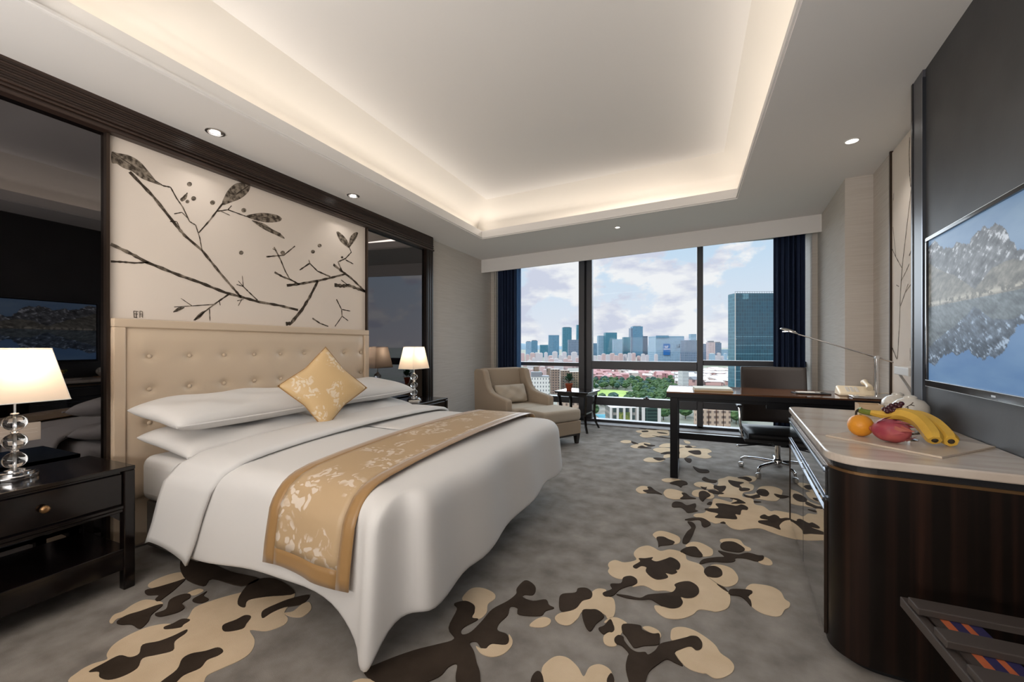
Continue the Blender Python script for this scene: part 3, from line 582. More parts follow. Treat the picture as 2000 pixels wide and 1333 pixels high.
downlight(-.808, 5.169, .035, 'small', 'tiny recessed downlight in the soffit in front of the window', 6)
downlight(1.126, 3.835, .05, 'disc', 'round lit downlight in the soffit above the desk end', 12)

# ---------------------------------------------------------------- bed and everything on it
hb = thing('headboard', 'cream leather headboard with button tufting standing on the mural wall', 'headboard', (-2.95, 2.2, 0))
HX, HY0, HY1, HZ = -2.995, 1.23, 3.244, 1.358
cols = [1.405+.2172*k for k in range(9)]; rows = [.735, .938, 1.137]
def hbf(u, v):
    y = HY0+.058+(HY1-HY0-.116)*u; z = .30+(HZ-.05-.30)*v
    ed = min(1, min(u, 1-u)*22)*min(1, min(v, 1-v)*14); d = .018*math.sqrt(max(ed, 0))
    for a in cols:
        if abs(y-a) > .12: continue
        for b in rows:
            r = math.hypot((y-a)*.8, (z-b)*1.25); d -= .016*math.exp(-(r/.024)**2)+.007*math.exp(-(r/.06)**2)
    return (HX+d, y, z)
MB().grid(hbf, 150, 70).build('tufted_panel', m_leath, hb, smooth=True, world=True, angle=180)
for y0, y1, z0, z1 in ((HY0, HY1, HZ-.05, HZ), (HY0, HY0+.058, .02, HZ-.05), (HY1-.058, HY1, .02, HZ-.05)):
    MB().box(MX+.004, HX+.018, y0, y1, z0, z1).build('border', m_leath, hb, bevel=.006, world=True)
MB().box(MX+.003, HX-.012, HY0+.03, HY1-.03, .02, HZ-.03).build('backing', m_leath, hb, world=True)
for a in cols:
    for b in rows: MB().ball((HX+.003, a, b), (.008, .0125, .0125), 10, 6).build('button', m_leath, hb, smooth=True, world=True)

BX0, BX1, BY0, BY1 = -2.87, -1.0, 1.30, 3.12
bed = thing('bed', 'king bed base with white mattress beneath the white duvet', 'bed', ((BX0+BX1)/2, (BY0+BY1)/2, 0))
MB().prism([(BX0, BY0+.03), (-2.38, BY0+.03), (-2.38, 1.55), (BX1-.3, 1.55), (BX1-.3, BY1-.2), (-2.38, BY1-.2), (-2.38, BY1-.03), (BX0, BY1-.03)], .05, .315).build('bed_base', m_base, bed, bevel=.015, world=True)
for x in (BX0+.1, BX1-.4):
    for y in (1.62, BY1-.3): MB().lathe([(.025, 0), (.03, .055)], 12, (x, y, 0)).build('leg', m_black, bed, world=True)
MB().box(BX0, BX1-.03, BY0, BY1, .315, .575).build('mattress', m_sheet, bed, bevel=.055, seg=4, smooth=True, world=True)

# duvet: top surface, edge roll and hanging skirt with the swung corner fold
S3 = lambda x, a, b, c: a*math.sin(b*x+c)
PT = []                                                   # (top x, top y, hem x, hem y, hem z)
for X, hz in ((-2.36, .17), (-2.25, .165), (-2.12, .175), (-1.98, .19), (-1.84, .20), (-1.7, .215), (-1.56, .222), (-1.44, .215), (-1.34, .19), (-1.26, .155), (-1.19, .105)):
    PT.append((X, 1.345, X+.0, 1.195+.012*math.sin(X*13), hz))
PT += [(-1.14, 1.345, -1.13, 1.17, .06), (-1.11, 1.345, -1.10, 1.135, .03), (-1.085, 1.345, -1.065, 1.125, .025), (-1.07, 1.347, -1.045, 1.135, .035), (-1.06, 1.35, -1.035, 1.16, .07),
       (-1.055, 1.353, -1.025, 1.22, .135), (-1.05, 1.357, -1.01, 1.275, .155), (-1.04, 1.365, -.985, 1.305, .158), (-1.025, 1.38, -.945, 1.325, .158), (-1.015, 1.41, -.915, 1.36, .152)]
for Y, hz in ((1.46, .152), (1.54, .16), (1.62, .185), (1.72, .188), (1.84, .20), (1.96, .196), (2.1, .215), (2.25, .21), (2.4, .225), (2.56, .222), (2.72, .24), (2.88, .235), (2.98, .25)):
    PT.append((-1.01+.0, Y, -.905+.022*math.sin(Y*11+.5), Y*1.02-.02, hz+.010*math.sin(Y*17)))
PT += [(-1.02, 3.04, -.91, 3.12, .25), (-1.05, 3.08, -.95, 3.2, .25), (-1.10, 3.10, -1.06, 3.24, .24)]
for X in (-1.3, -1.5, -1.7, -1.9, -2.1, -2.25, -2.36): PT.append((X, 3.1, X, 3.25, .22))
def skirt(p, v):
    tx, ty, hx, hy, hz = p; z0 = .622
    if v < .3:
        a = v/.3*PI/2; f = .80*math.sin(a); z = z0-.10*(1-math.cos(a))
    else:
        q = (v-.3)/.7; f = .80+.20*q; z = z0-.10-(z0-.10-hz)*q
    return (tx+(hx-tx)*f, ty+(hy-ty)*f, z)
dv = MB(); vs = []; fs = []; nv = 17; n = len(PT)
def topring(p, k):
    tx, ty = p[0], p[1]; cx = min(max(tx, -2.36), -1.55)
    x_, y_ = tx+(cx-tx)*k, ty+(2.22-ty)*k
    return (x_, y_, .622+.026*math.sin(min(1, k*1.6)*PI/2)+.004*math.sin(x_*7+y_*5))
ks = [1, .8, .6, .4, .25, .12, .05]
for p in PT:
    vs += [topring(p, k) for k in ks]+[skirt(p, j/(nv-1)) for j in range(nv)]
r_ = len(ks)+nv
for i in range(n-1):
    for j in range(r_-1): fs.append((i*r_+j, (i+1)*r_+j, (i+1)*r_+j+1, i*r_+j+1))
duv = dv.add(vs, fs).build('duvet', m_linen, smooth=True, sub=1, solid=.022, angle=180)
tag(duv, 'white duvet draped over the king bed, its near foot corner hanging to the carpet', 'duvet')
# turned-back sheet band at the pillow end, hanging down the near side
bd = [(3.27, .33), (3.26, .45), (3.235, .56), (3.17, .632), (3.05, .655), (2.8, .668), (2.5, .676), (2.2, .678), (1.9, .672), (1.65, .662), (1.45, .648), (1.33, .632), (1.245, .595), (1.20, .52), (1.188, .42), (1.18, .30), (1.168, .2)]
def band(u, v):
    k = v*(len(bd)-1); i = min(int(k), len(bd)-2); f = k-i
    y = bd[i][0]+(bd[i+1][0]-bd[i][0])*f; z = bd[i][1]+(bd[i+1][1]-bd[i][1])*f
    h = max(0, (v-.72)/.28)
    x0 = -2.38-.15*h; x1 = -2.0-.19*h
    return (x0+(x1-x0)*u, y, z+.006*math.sin(u*PI)+(.012 if 0 < u < 1 else 0)-.045*h*u*u)
MB().grid(band, 12, 60).build('folded_band', m_sheet, duv, smooth=True, solid=.012, angle=180)

# bed runner
RX0, RX1 = -1.645, -1.172
rp = [(3.275, .30), (3.27, .42), (3.25, .54), (3.19, .63), (3.10, .652), (2.9, .664), (2.6, .672), (2.22, .674), (1.9, .668), (1.6, .655), (1.40, .640), (1.31, .622), (1.25, .585), (1.205, .52), (1.188, .42), (1.178, .35), (1.172, .285)]
lens_ = [0]
for a, b in zip(rp[:-1], rp[1:]): lens_.append(lens_[-1]+math.hypot(a[0]-b[0], a[1]-b[1]))
def run_at(x, s):
    tot = lens_[-1]; d = min(max(s, 0), tot); i = max(k for k in range(len(rp)-1) if lens_[k] <= d+1e-9)
    f = (d-lens_[i])/(lens_[i+1]-lens_[i])
    h = max(0, (d-tot+.32)/.32)
    return (x+.012*h*math.sin(x*30)-.01*h, rp[i][0]+(rp[i+1][0]-rp[i][0])*f-.012*h*math.sin(x*14+1)-.006, rp[i][1]+(rp[i+1][1]-rp[i][1])*f+.006-.02*h*(x-RX0)/.47)
rn = thing('bed_runner', 'gold floral bed runner with satin border laid across the white duvet', 'bed runner', (-1.41, 2.2, .6))
TT = lens_[-1]; bw = .058
def strip(name, x0, x1, s0, s1, mt, nu, nv_):
    MB().grid(lambda u, v: run_at(x0+(x1-x0)*u, s0+(s1-s0)*v), nu, nv_).build(name, mt, rn, smooth=True, solid=.005, world=True, angle=180)
strip('brocade_panel', RX0+bw, RX1-bw, bw, TT-bw*1.15, m_broc, 14, 70)
strip('satin_border', RX0, RX0+bw, 0, TT, m_gold, 4, 72); strip('satin_border', RX1-bw, RX1, 0, TT, m_gold, 4, 72)
strip('satin_border', RX0+bw, RX1-bw, TT-bw*1.15, TT, m_gold, 14, 4); strip('satin_border', RX0+bw, RX1-bw, 0, bw, m_gold, 14, 4)

# pillows
def pillow_mesh(w, d, h, seed=0, flange=.02):
    rnd = random.Random(seed); ph = [rnd.uniform(0, 6) for _ in range(4)]
    def surf(sgn):
        def f(u, v):
            a, b = 2*u-1, 2*v-1
            ax = abs(a)**1.0; bx = abs(b)
            t = max(0, (1-ax**4.5))**.55*max(0, (1-bx**7))**.5*(.80+.20*(1-bx**2))
            x = a*(d/2)*(1-.07*(1-bx**2)*0-.05*(1-abs(b))*abs(a)**6); y = b*(w/2)*(1-.04*(1-abs(a))*abs(b)**6)
            z = sgn*h/2*t+.010*math.sin(a*5+ph[0])*math.sin(b*7+ph[1])*t*(1 if sgn > 0 else .3)
            z += -.012*abs(a*b)**3
            return (x, y, z)
        return f
    m = MB(); m.grid(surf(1), 26, 40); m.grid(surf(-1), 26, 40); return m
def pillow(label, x, y, z, w, d, h, tilt, seed, rz=0):
    t = thing('pillow', label, 'pillow', (x, y, z), rz, 'pillows stacked at the headboard')
    m = pillow_mesh(w, d, h, seed); ct, st = math.cos(tilt), math.sin(tilt)
    m.v = [(a*ct-c*st, b, a*st+c*ct) for a, b, c in m.v]
    m.build('pillow_body', m_linen, t, smooth=True, sub=1, angle=180)
    e = MB()
    pts = [(d/2*.95, -w/2), (d/2*.985, -w/4), (d/2*1.0, 0), (d/2*.985, w/4), (d/2*.95, w/2)]
    e.tube([(a*ct+.002, b, a*st-.006) for a, b in pts], .006, 6); e.build('front_seam', m_linen, t, smooth=True)
    return t
pillow('lower white pillow of the pair nearer the camera, under another pillow', -2.63, 1.76, .655, .96, .52, .14, -.13, 1)
pillow('upper white pillow of the pair nearer the camera, its corner jutting forward', -2.67, 1.74, .815, .98, .50, .145, -.13, 2, .02)
pillow('lower white pillow of the pair nearer the window, partly behind the gold cushion', -2.63, 2.75, .655, .96, .52, .14, -.13, 3)
pillow('upper white pillow of the pair nearer the window, beside the gold cushion', -2.67, 2.77, .815, .98, .50, .14, -.13, 4, -.02)

# gold cushion standing on one corner
cu = thing('cushion', 'gold floral cushion standing on its corner against the white pillows', 'cushion', (-2.31, 2.09, .915))
cm = MB()
def cus(sgn):
    def f(u, v):
        a, b = 2*u-1, 2*v-1; t = (max(0, 1-abs(a)**2.4)*max(0, 1-abs(b)**2.4))**.55
        p = 1-.10*(1-abs(b))*abs(a)**3*1.3; q = 1-.10*(1-abs(a))*abs(b)**3*1.3
        s_ = .205
        w_ = .006*math.sin(9*(a+b))*t*abs(a*b)
        return (sgn*.075*t+w_, a*s_*p, b*s_*q)
    return f
cm.grid(cus(1), 30, 30); cm.grid(cus(-1), 30, 30)
R_ = Matrix.Rotation(math.radians(-27), 4, 'Z') @ Matrix.Rotation(math.radians(-16), 4, 'Y') @ Matrix.Rotation(math.radians(40), 4, 'X')
cm.v = [tuple(R_ @ Vector(p)) for p in cm.v]
cm.build('cushion_body', m_brocc, cu, smooth=True, angle=180)
ed = [(a, b) for a, b in [(-1, -1), (-.5, -1), (0, -1), (.5, -1), (1, -1), (1, -.5), (1, 0), (1, .5), (1, 1), (.5, 1), (0, 1), (-.5, 1), (-1, 1), (-1, .5), (-1, 0), (-1, -.5), (-1, -1)]]
MB().tube([R_ @ Vector(cus(1)((a+1)/2, (b+1)/2)) for a, b in ed], .004, 6).build('piping', m_gold, cu, smooth=True)

# ---------------------------------------------------------------- bedside tables and lamps
def nightstand(label, y0, y1):
    t = thing('nightstand', label, 'nightstand', (-2.76, (y0+y1)/2, 0), 0, 'bedside tables')
    hw = (y1-y0)/2; fx = .22; bx = -.225
    MB().box(bx, fx, -hw, hw, .585, .605).build('top', m_woodd, t, bevel=.003)
    for sx in (fx-.045, bx):
        for sy in (-hw, hw-.045): MB().box(sx, sx+.045, sy, sy+.045, 0, .585).build('leg', m_woodd, t, bevel=.005)
    MB().box(bx+.02, fx-.02, -hw+.045, hw-.045, .41, .585).build('case', m_woodd, t)
    dr = MB().box(fx-.02, fx-.006, -hw+.05, hw-.05, .425, .572).build('drawer', m_woodd, t, bevel=.003)
    MB().box(fx-.02, fx-.001, -hw+.045, hw-.045, .402, .418).build('moulding', m_woodd, t, bevel=.003)
    MB().box(fx-.025, fx-.006, -hw+.045, hw-.045, .385, .40).build('moulding', m_woodd, t, bevel=.003)
    k = MB(); k.ball((fx+.012, 0, .50), (.014, .017, .017), 14, 10); k.tube([(fx-.006, 0, .5), (fx+.01, 0, .5)], .006, 8); k.build('knob', m_brass, dr, smooth=True)
    MB().box(bx+.01, fx-.005, -hw+.02, hw-.02, .185, .205).build('shelf', m_woodd, t, bevel=.003)
    for sy in (-hw+.01, hw-.035): MB().box(bx+.03, fx-.03, sy, sy+.025, .15, .19).build('side_rail', m_woodd, t)
    MB().box(fx-.03, fx-.008, -hw+.04, hw-.04, .10, .19).build('front_rail', m_woodd, t, bevel=.003)
    for sy in (-1, 1):                                    # little corner brackets under the moulding
        y = sy*(hw-.045); b = MB()
        b.add([(fx-.034, y, .385), (fx-.034, y-sy*.05, .385), (fx-.034, y, .335), (fx-.022, y, .385), (fx-.022, y-sy*.05, .385), (fx-.022, y, .335)],
              [(0, 1, 2), (3, 5, 4), (0, 3, 4, 1), (1, 4, 5, 2), (2, 5, 3, 0)]).build('bracket', m_woodd, t)
    return t
nightstand('dark lacquer nightstand with one brass knob drawer in the left foreground', .50, 1.135)
nightstand('dark lacquer nightstand half hidden behind the bed near the grey wall', 3.40, 4.03)
def lamp(label, x, y):
    z = .605; t = thing('table_lamp', label, 'lamp', (x, y, z), 0, 'crystal bedside lamps')
    MB().lathe([(.001, 0), (.072, 0), (.074, .004), (.074, .016), (.070, .018), (.062, .019), (.062, .03), (.058, .032), (.001, .032)], 40).build('base', m_chrome, t, smooth=True, angle=30)
    MB().lathe([(.001, .032), (.035, .032), (.033, .04), (.014, .044), (.001, .044)], 24).build('collar', m_chrome, t, smooth=True)
    MB().tube([(0, 0, .04), (0, 0, .40)], .0045, 8).build('stem', m_satin, t, smooth=True)
    for k in range(3):
        MB().ball((0, 0, .044+.038+.084*k), (.040, .040, .036), 32, 20).build('crystal_ball', m_crystal, t, smooth=True, angle=180)
        MB().lathe([(.012, .118+.084*k), (.015, .122+.084*k), (.012, .126+.084*k)], 16).build('spacer', m_chrome, t, smooth=True)
    sh = MB()
    def rect(hx, hy, zz, n=6, r=.012):
        o = []
        for sx, sy, a0 in ((1, 1, 0), (-1, 1, 90), (-1, -1, 180), (1, -1, 270)):
            for k in range(n):
                a = math.radians(a0+90*k/(n-1)); o.append((sx*(hx-r)+r*math.cos(a), sy*(hy-r)+r*math.sin(a), zz))
        return o
    a, b = rect(.10, .15, .345), rect(.07, .097, .585); m = len(a)
    sh.add(a+b, [(i, (i+1) % m, m+(i+1) % m, m+i) for i in range(m)])
    s_ = sh.build('lamp_shade', m_shade, t, smooth=True, angle=50)
    for hx, hy, zz in ((.101, .151, .345), (.071, .098, .582)):
        q = rect(hx, hy, zz); q.append(q[0]); MB().tube(q, .0022, 5).build('shade_trim', m_white, s_)
    for sx_ in (-1, 1):
        for sy_ in (-1, 1): MB().tube([(sx_*.0975, sy_*.1475, .345), (sx_*.0675, sy_*.0945, .585)], .0012, 5).build('seam', m_white, s_)
    MB().bar((-.07, 0, .575), (.07, 0, .575), .004, .003).bar((0, -.097, .575), (0, .097, .575), .004, .003).build('shade_spider', m_satin, s_)
    MB().ball((0, 0, .47), (.024, .024, .034), 14, 10).lathe([(.012, .40), (.012, .44)], 12).build('bulb', m_bulb, t, smooth=True)
    light('lamp_bulb', 'POINT', (x, y, z+.52), 3.4, (1, .80, .58), radius=.03)
    return t
lamp('lit crystal ball lamp on the near nightstand at the left edge', -2.78, .805)
lamp('lit crystal ball lamp on the far nightstand beyond the bed', -2.78, 3.72)
def socket(label, y0, y1, z0, z1, n):
    t = thing('wall_switch_plate', label, 'switch plate', (XF-.035, (y0+y1)/2, (z0+z1)/2))
    MB().box(0, .008, (y0-y1)/2, (y1-y0)/2, (z0-z1)/2, (z1-z0)/2).build('plate', m_satp, t, bevel=.002)
    w_ = (y1-y0)/n
    for k in range(n):
        c = (y0-y1)/2+w_*(k+.5)
        if n > 2: MB().box(.008, .011, c-w_*.42, c+w_*.42, (z0-z1)/2+.008, (z1-z0)/2-.008).build('key', m_satp, t, bevel=.002)
        else:
            for q in (.014, -.004): MB().box(.008, .0086, c-w_*.38, c+w_*.38, q, q+.001).build('engraved_line', m_white, t)
m_satp = M('champagne_plate', srgb(196, 184, 172), .35, .35)
socket('champagne metal switch plate on the mirror behind the near crystal lamp', .77, .965, .725, .815, 2)
socket('row of pale switches on the mirror behind the far crystal lamp', 3.37, 3.70, .69, .765, 4)
np_ = thing('notepad', 'small white notepad with a pen on the far nightstand', 'notepad', (-2.66, 3.56, .605), .4)
MB().box(-.05, .05, -.035, .035, 0, .012).build('pad', m_white, np_)
MB().tube([(-.05, -.02, .017), (.07, .03, .017)], .004, 8).build('pen', m_satin, np_, smooth=True)

# ---------------------------------------------------------------- armchair, ottoman, side table, plant
AR = math.radians(-30)
ac = thing('armchair', 'taupe wing armchair in the corner by the left navy curtain', 'armchair', (-2.155, 5.07, 0), AR)
def xz_prism(mb, poly, y0, y1):                            # poly in x,z extruded along y
    n = len(poly); vs = [(x, y0, z) for x, z in poly]+[(x, y1, z) for x, z in poly]
    fs = [tuple(range(n)), tuple(range(2*n-1, n-1, -1))]+[(i, n+i, n+(i+1) % n, (i+1) % n) for i in range(n)]
    return mb.add(vs, fs)
wing = [(-.36, .12), (.36, .12), (.36, .50), (.30, .535), (.05, .575), (-.02, .61), (-.06, .68), (-.09, .84), (-.11, .875), (-.36, .875)]
wing = [(-.38, .12), (.36, .12), (.365, .515), (.34, .535), (.10, .570), (.0, .60), (-.07, .66), (-.12, .76), (-.155, .86), (-.19, .885), (-.36, .885), (-.40, .86)]
for sy in (1, -1):
    y0, y1 = (.30, .39) if sy > 0 else (-.39, -.30)
    xz_prism(MB(), wing, y0, y1).build('arm_wing', m_taupe, ac, bevel=.018, seg=3, smooth=True)
xz_prism(MB(), [(-.40, .12), (-.20, .12), (-.19, .42), (-.275, .88), (-.30, .895), (-.39, .89)], -.30, .30).build('backrest', m_taupe, ac, bevel=.018, seg=3, smooth=True)
MB().box(-.22, .34, -.30, .30, .12, .28).build('seat_base', m_taupe, ac, bevel=.01)
MB().box(-.20, .375, -.295, .295, .28, .425).build('seat_cushion', m_taupel, ac, bevel=.035, seg=4, smooth=True)
for x in (-.33, .30):
    for y in (-.33, .33): MB().lathe([(.018, 0), (.026, .125)], 4, (x, y, 0)).build('leg', m_legw, ac)
lp = thing('lumbar_cushion', 'small taupe lumbar cushion on the armchair seat', 'cushion', (-2.205, 5.09, .555), AR)
m = pillow_mesh(.50, .26, .12, 9); m.v = [(c*.9-a*.35, b, a*.93+c*.3) for a, b, c in m.v]
m.build('cushion_body', m_taupel, lp, smooth=True, angle=180)

ot = thing('ottoman', 'taupe upholstered ottoman on dark legs beyond the bed foot', 'ottoman', (-1.575, 4.825, 0), AR)
MB().box(-.235, .245, -.31, .31, .285, .43).build('top_cushion', m_taupel, ot, bevel=.04, seg=4, smooth=True)
MB().box(-.23, .24, -.305, .305, .125, .285).build('base', m_taupe, ot, bevel=.012)
MB().box(-.22, .23, -.295, .295, .105, .125).build('plinth_rail', m_legw, ot)
for x in (-.19, .20):
    for y in (-.265, .265):
        MB().add([(x-.018, y-.018, 0), (x+.018, y-.018, 0), (x+.018, y+.018, 0), (x-.018, y+.018, 0), (x-.03, y-.03, .11), (x+.03, y-.03, .11), (x+.03, y+.03, .11), (x-.03, y+.03, .11)],
                 [(3,2,1,0),(4,5,6,7),(0,1,5,4),(1,2,6,5),(2,3,7,6),(3,0,4,7)]).build('leg', m_legw, ot)

st = thing('side_table', 'dark square side table with curved legs between ottoman and window', 'side table', (-1.47, 5.80, 0), math.radians(-8))
MB().box(-.25, .25, -.25, .25, .535, .56).build('table_top', m_woodd, st, bevel=.005)
MB().box(-.22, .22, -.22, .22, .49, .535).build('apron', m_woodd, st)
for sx in (-1, 1):
    for sy in (-1, 1):
        pts = [(sx*.20, sy*.20, .50), (sx*.185, sy*.185, .36), (sx*.18, sy*.18, .22), (sx*.20, sy*.20, .09), (sx*.235, sy*.235, 0)]
        MB().tube(pts, [.026, .024, .02, .018, .016], 4).build('leg', m_woodd, st)
MB().box(-.18, .18, -.18, .18, .24, .26).build('lower_shelf', m_woodd, st)
m_terra = M('terracotta', srgb(176, 84, 52), .7); m_leaf = M('dark_green_leaf', srgb(34, 78, 56), .45, noise=(srgb(90, 130, 104), (40, 40, 40), .45, .7)); m_soil = M('soil', srgb(50, 36, 28), .95)
pp = thing('potted_plant', 'small bushy green plant in a terracotta pot on the side table', 'plant', (-1.595, 5.79, .56))
MB().lathe([(.034, 0), (.05, .075), (.056, .08), (.056, .095), (.048, .095), (.046, .085)], 20).build('pot', m_terra, pp, smooth=True)
MB().lathe([(.001, .083), (.047, .084)], 16).build('soil', m_soil, pp)
rnd = random.Random(3); lf = MB()
MB().tube([(0, 0, .08), (.005, 0, .13), (0, .004, .16)], .005, 6).build('stem', m_leaf, pp)
for k in range(85):
    a = rnd.uniform(0, 6.28); e_ = rnd.uniform(-.5, 1.4); R0 = rnd.uniform(.03, .08)
    c = Vector((R0*math.cos(a)*math.cos(e_), R0*math.sin(a)*math.cos(e_), 0.148+R0*math.sin(e_)*1.05))
    dn = (c-Vector((0, 0, .12))).normalized(); sd = dn.cross(Vector((0, 0, 1))).normalized(); up = sd.cross(dn)
    s_ = rnd.uniform(.024, .036)
    vs = [c-dn*s_, c+sd*s_*.7+up*.004, c+dn*s_-up*.006, c-sd*s_*.7+up*.004]
    MB().add(vs, [(0, 1, 2, 3)]).build('leaf', m_leaf, pp)

# ---------------------------------------------------------------- desk, chair and what stands on the desk
DX0, DX1, DY0, DY1, DZ = -.185, 1.44, 3.985, 4.66, .785
dk = thing('desk', 'black desk with glossy striped wood top in front of the window', 'desk', ((DX0+DX1)/2, (DY0+DY1)/2, 0))
MB().box(DX0, DX1, DY0, DY1, DZ-.012, DZ).build('top', m_desk, dk, world=True)
MB().box(DX0-.002, DX1, DY0-.002, DY1+.002, DZ-.055, DZ-.012).build('top_edge', m_deskd, dk, bevel=.002, world=True)
MB().box(DX0+.05, DX1, DY0+.03, DY1-.03, DZ-.085, DZ-.055).build('apron', m_deskd, dk, world=True)
MB().box(.60, DX1-.02, DY0+.02, DY0+.05, DZ-.115, DZ-.06).build('drawer_front', m_deskd, dk, world=True)
for y in (DY0+.01, DY1-.075):
    MB().box(DX0+.03, DX0+.095, y, y+.065, 0, DZ-.055).build('leg', m_deskd, dk, bevel=.003, world=True)
    MB().box(DX1-.10, DX1-.035, y, y+.065, 0, DZ-.055).build('leg', m_deskd, dk, bevel=.003, world=True)
for x in (DX0+.03, DX1-.10):
    MB().box(x, x+.065, DY0+.075, DY1-.075, 0, .035).build('foot_rail', m_deskd, dk, world=True)
MB().box(DX0+.095, DX1-.10, DY1-.07, DY1-.02, .235, .30).build('stretcher', m_deskd, dk, world=True)
fo = thing('desk_folder', 'cream leather desk folder lying open on the desk left of the chair', 'folder', (.20, 4.24, DZ), .06)
MB().box(-.16, .16, -.12, .12, 0, .012).build('lower_board', M('tan_board', srgb(198, 168, 128), .5), fo, bevel=.003)
MB().box(-.155, .15, -.115, .115, .012, .022).build('paper_stack', M('paper', (.8, .78, .73), .8), fo)
MB().box(-.158, .156, -.118, .118, .022, .028).build('cover', M('pale_green_cream', srgb(214, 214, 194), .6), fo, bevel=.002)
rm = thing('notepad', 'slim white notepad tray on the desk right of the chair back', 'notepad', (.97, 4.28, DZ), .1)
MB().box(-.13, .13, -.06, .06, 0, .01).build('tray', m_black, rm, bevel=.002)
MB().box(-.10, .06, -.04, .045, .01, .016).build('pad', m_white, rm); MB().tube([(.02, -.03, .02), (.1, .03, .02)], .005, 8).build('pen', m_satin, rm, smooth=True)
m_phone = M('ivory_plastic', srgb(232, 216, 188), .35)
ph = thing('telephone', 'ivory desk telephone with handset beside the chrome desk lamp', 'telephone', (1.285, 4.285, DZ), math.radians(-6))
MB().add([(-.13, -.1, 0), (.13, -.1, 0), (.13, .1, 0), (-.13, .1, 0), (-.12, -.095, .025), (.12, -.095, .025), (.12, .095, .075), (-.12, .095, .075)],
         [(3,2,1,0),(4,5,6,7),(0,1,5,4),(1,2,6,5),(2,3,7,6),(3,0,4,7)]).build('body', m_phone, ph, bevel=.012, seg=3, smooth=True)
MB().tube([(.07, -.09, .07), (.07, -.06, .088), (.07, 0, .098), (.07, .06, .115), (.07, .09, .105)], [.024, .02, .015, .02, .024], 10).build('handset', m_phone, ph, smooth=True)
kp = MB()
for i in range(3):
    for j in range(4): kp.box(-.07+i*.03, -.05+i*.03, -.06+j*.028, -.045+j*.028, .03+j*.0075, .045+j*.0075)
kp.build('keypad', m_white, ph)
MB().tube([(.13, .03, .02), (.2, .0, .03), (.23, -.03, .012)], .003, 6).build('cord', m_phone, ph, smooth=True)

m_lit = EM('lamp_led', (1, .93, .82), 14)
dl = thing('desk_lamp', 'chrome swing arm desk lamp with lit oval head at the desk end', 'lamp', (1.352, 4.08, DZ))
MB().box(-.17, .05, -.07, .07, 0, .022).build('base', m_chrome, dl, bevel=.006, smooth=True)
MB().tube([(0, 0, .02), (0, 0, .315)], .0115, 14).build('post', m_chrome, dl, smooth=True)
MB().tube([(0, -.022, .325), (0, .022, .325)], .014, 12).build('joint', m_chrome, dl, smooth=True)
hd = Vector((.885, 4.31, 1.302))-Vector((1.352, 4.08, DZ)); j0 = Vector((0, 0, .325)); tl = j0-(hd-j0)*.19
MB().tube([tl, j0, hd], .0055, 8).build('arm', m_chrome, dl, smooth=True)
dd = (hd-j0).normalized(); sx = dd.cross(Vector((0, 0, 1))).normalized()
hm = MB(); nn = 14
def head(u, v):
    a = (u-.5)*2; wv = .042*math.sqrt(max(0, 1-abs(a)**2.2)); q = PI*v
    return tuple(hd+dd*(.075+a*.075)+sx*wv*math.cos(q)+Vector((0, 0, .024*math.sqrt(max(0, 1-a*a))*math.sin(q))))
MB().grid(head, 18, 12).build('head', m_satin, dl, smooth=True, solid=.002, angle=180)
MB().lathe([(.001, 0), (.032, 0), (.032, .003), (.001, .003)], 20, tuple(hd+dd*.075+Vector((0, 0, -.001))), sx=1.5).build('led_disc', m_lit, dl)
light('desk_lamp_beam', 'SPOT', Vector((1.352, 4.08, DZ))+hd+dd*.075+Vector((0, 0, -.012)), 7, WARM, (0, 0, 0), spot=math.radians(130), radius=.03)

oc = thing('office_chair', 'low back dark leather swivel chair on chrome star base behind the desk', 'chair', (.77, 4.53, 0))
MB().grid(lambda u, v: (-.285+.57*u, .245+.045*(2*u-1)**2*-1+.05*(v-.5)**2+.06*v, .44+.545*v), 16, 14).build('backrest', m_chairl, oc, smooth=True, solid=.035, angle=180, bevel=.008)
for k in range(7): pass
MB().grid(lambda u, v: (-.27+.54*u, -.30+.58*v, .43-.03*v+.03*(1-min(1, v*5))*-1), 10, 14).build('seat', m_seat, oc, smooth=True, solid=.045, angle=180)
MB().box(-.30, .30, -.26, .24, .325, .355).build('seat_frame', m_black, oc, bevel=.006)
MB().box(-.06, .06, -.06, .10, .27, .33).build('tilt_box', m_black, oc, bevel=.008)
MB().tube([(-.02, 0, .285), (-.20, -.06, .262), (-.33, -.1, .25)], .006, 8).build('tilt_lever', m_black, oc)
MB().ball((-.34, -.103, .248), (.015, .015, .013), 12, 8).build('lever_knob', m_chrome, oc, smooth=True)
MB().tube([(0, 0, .09), (0, 0, .28)], .024, 16).build('gas_column', m_chrome, oc, smooth=True)
MB().lathe([(.001, .06), (.04, .06), (.045, .085), (.04, .125), (.026, .14), (.001, .14)], 20).build('hub', m_chrome, oc, smooth=True)
for k in range(5):
    a = math.radians(-128+72*k); ca, sa = math.cos(a), math.sin(a)
    sp = MB().tube([(.03*ca, .03*sa, .10), (.17*ca, .17*sa, .105), (.28*ca, .28*sa, .10), (.305*ca, .305*sa, .085), (.31*ca, .31*sa, .055)], [.02, .017, .014, .013, .011], 10).build('base_leg', m_chrome, oc, smooth=True)
    MB().bar((.31*ca-.02*sa, .31*sa+.02*ca, .026), (.31*ca+.02*sa, .31*sa-.02*ca, .026), .05, .05).build('caster', m_satin, sp, bevel=.016, seg=3)
for sx_ in (-1, 1):
    ar = MB().tube([(sx_*.30, -.12, .34), (sx_*.325, -.12, .48), (sx_*.325, -.10, .61), (sx_*.325, .18, .62), (sx_*.31, .26, .60)], .012, 8).build('armrest', m_chrome, oc, smooth=True)
    MB().bar((sx_*.325, -.12, .627), (sx_*.325, .16, .632), .045, .022).build('arm_pad', m_black, ar, bevel=.008)

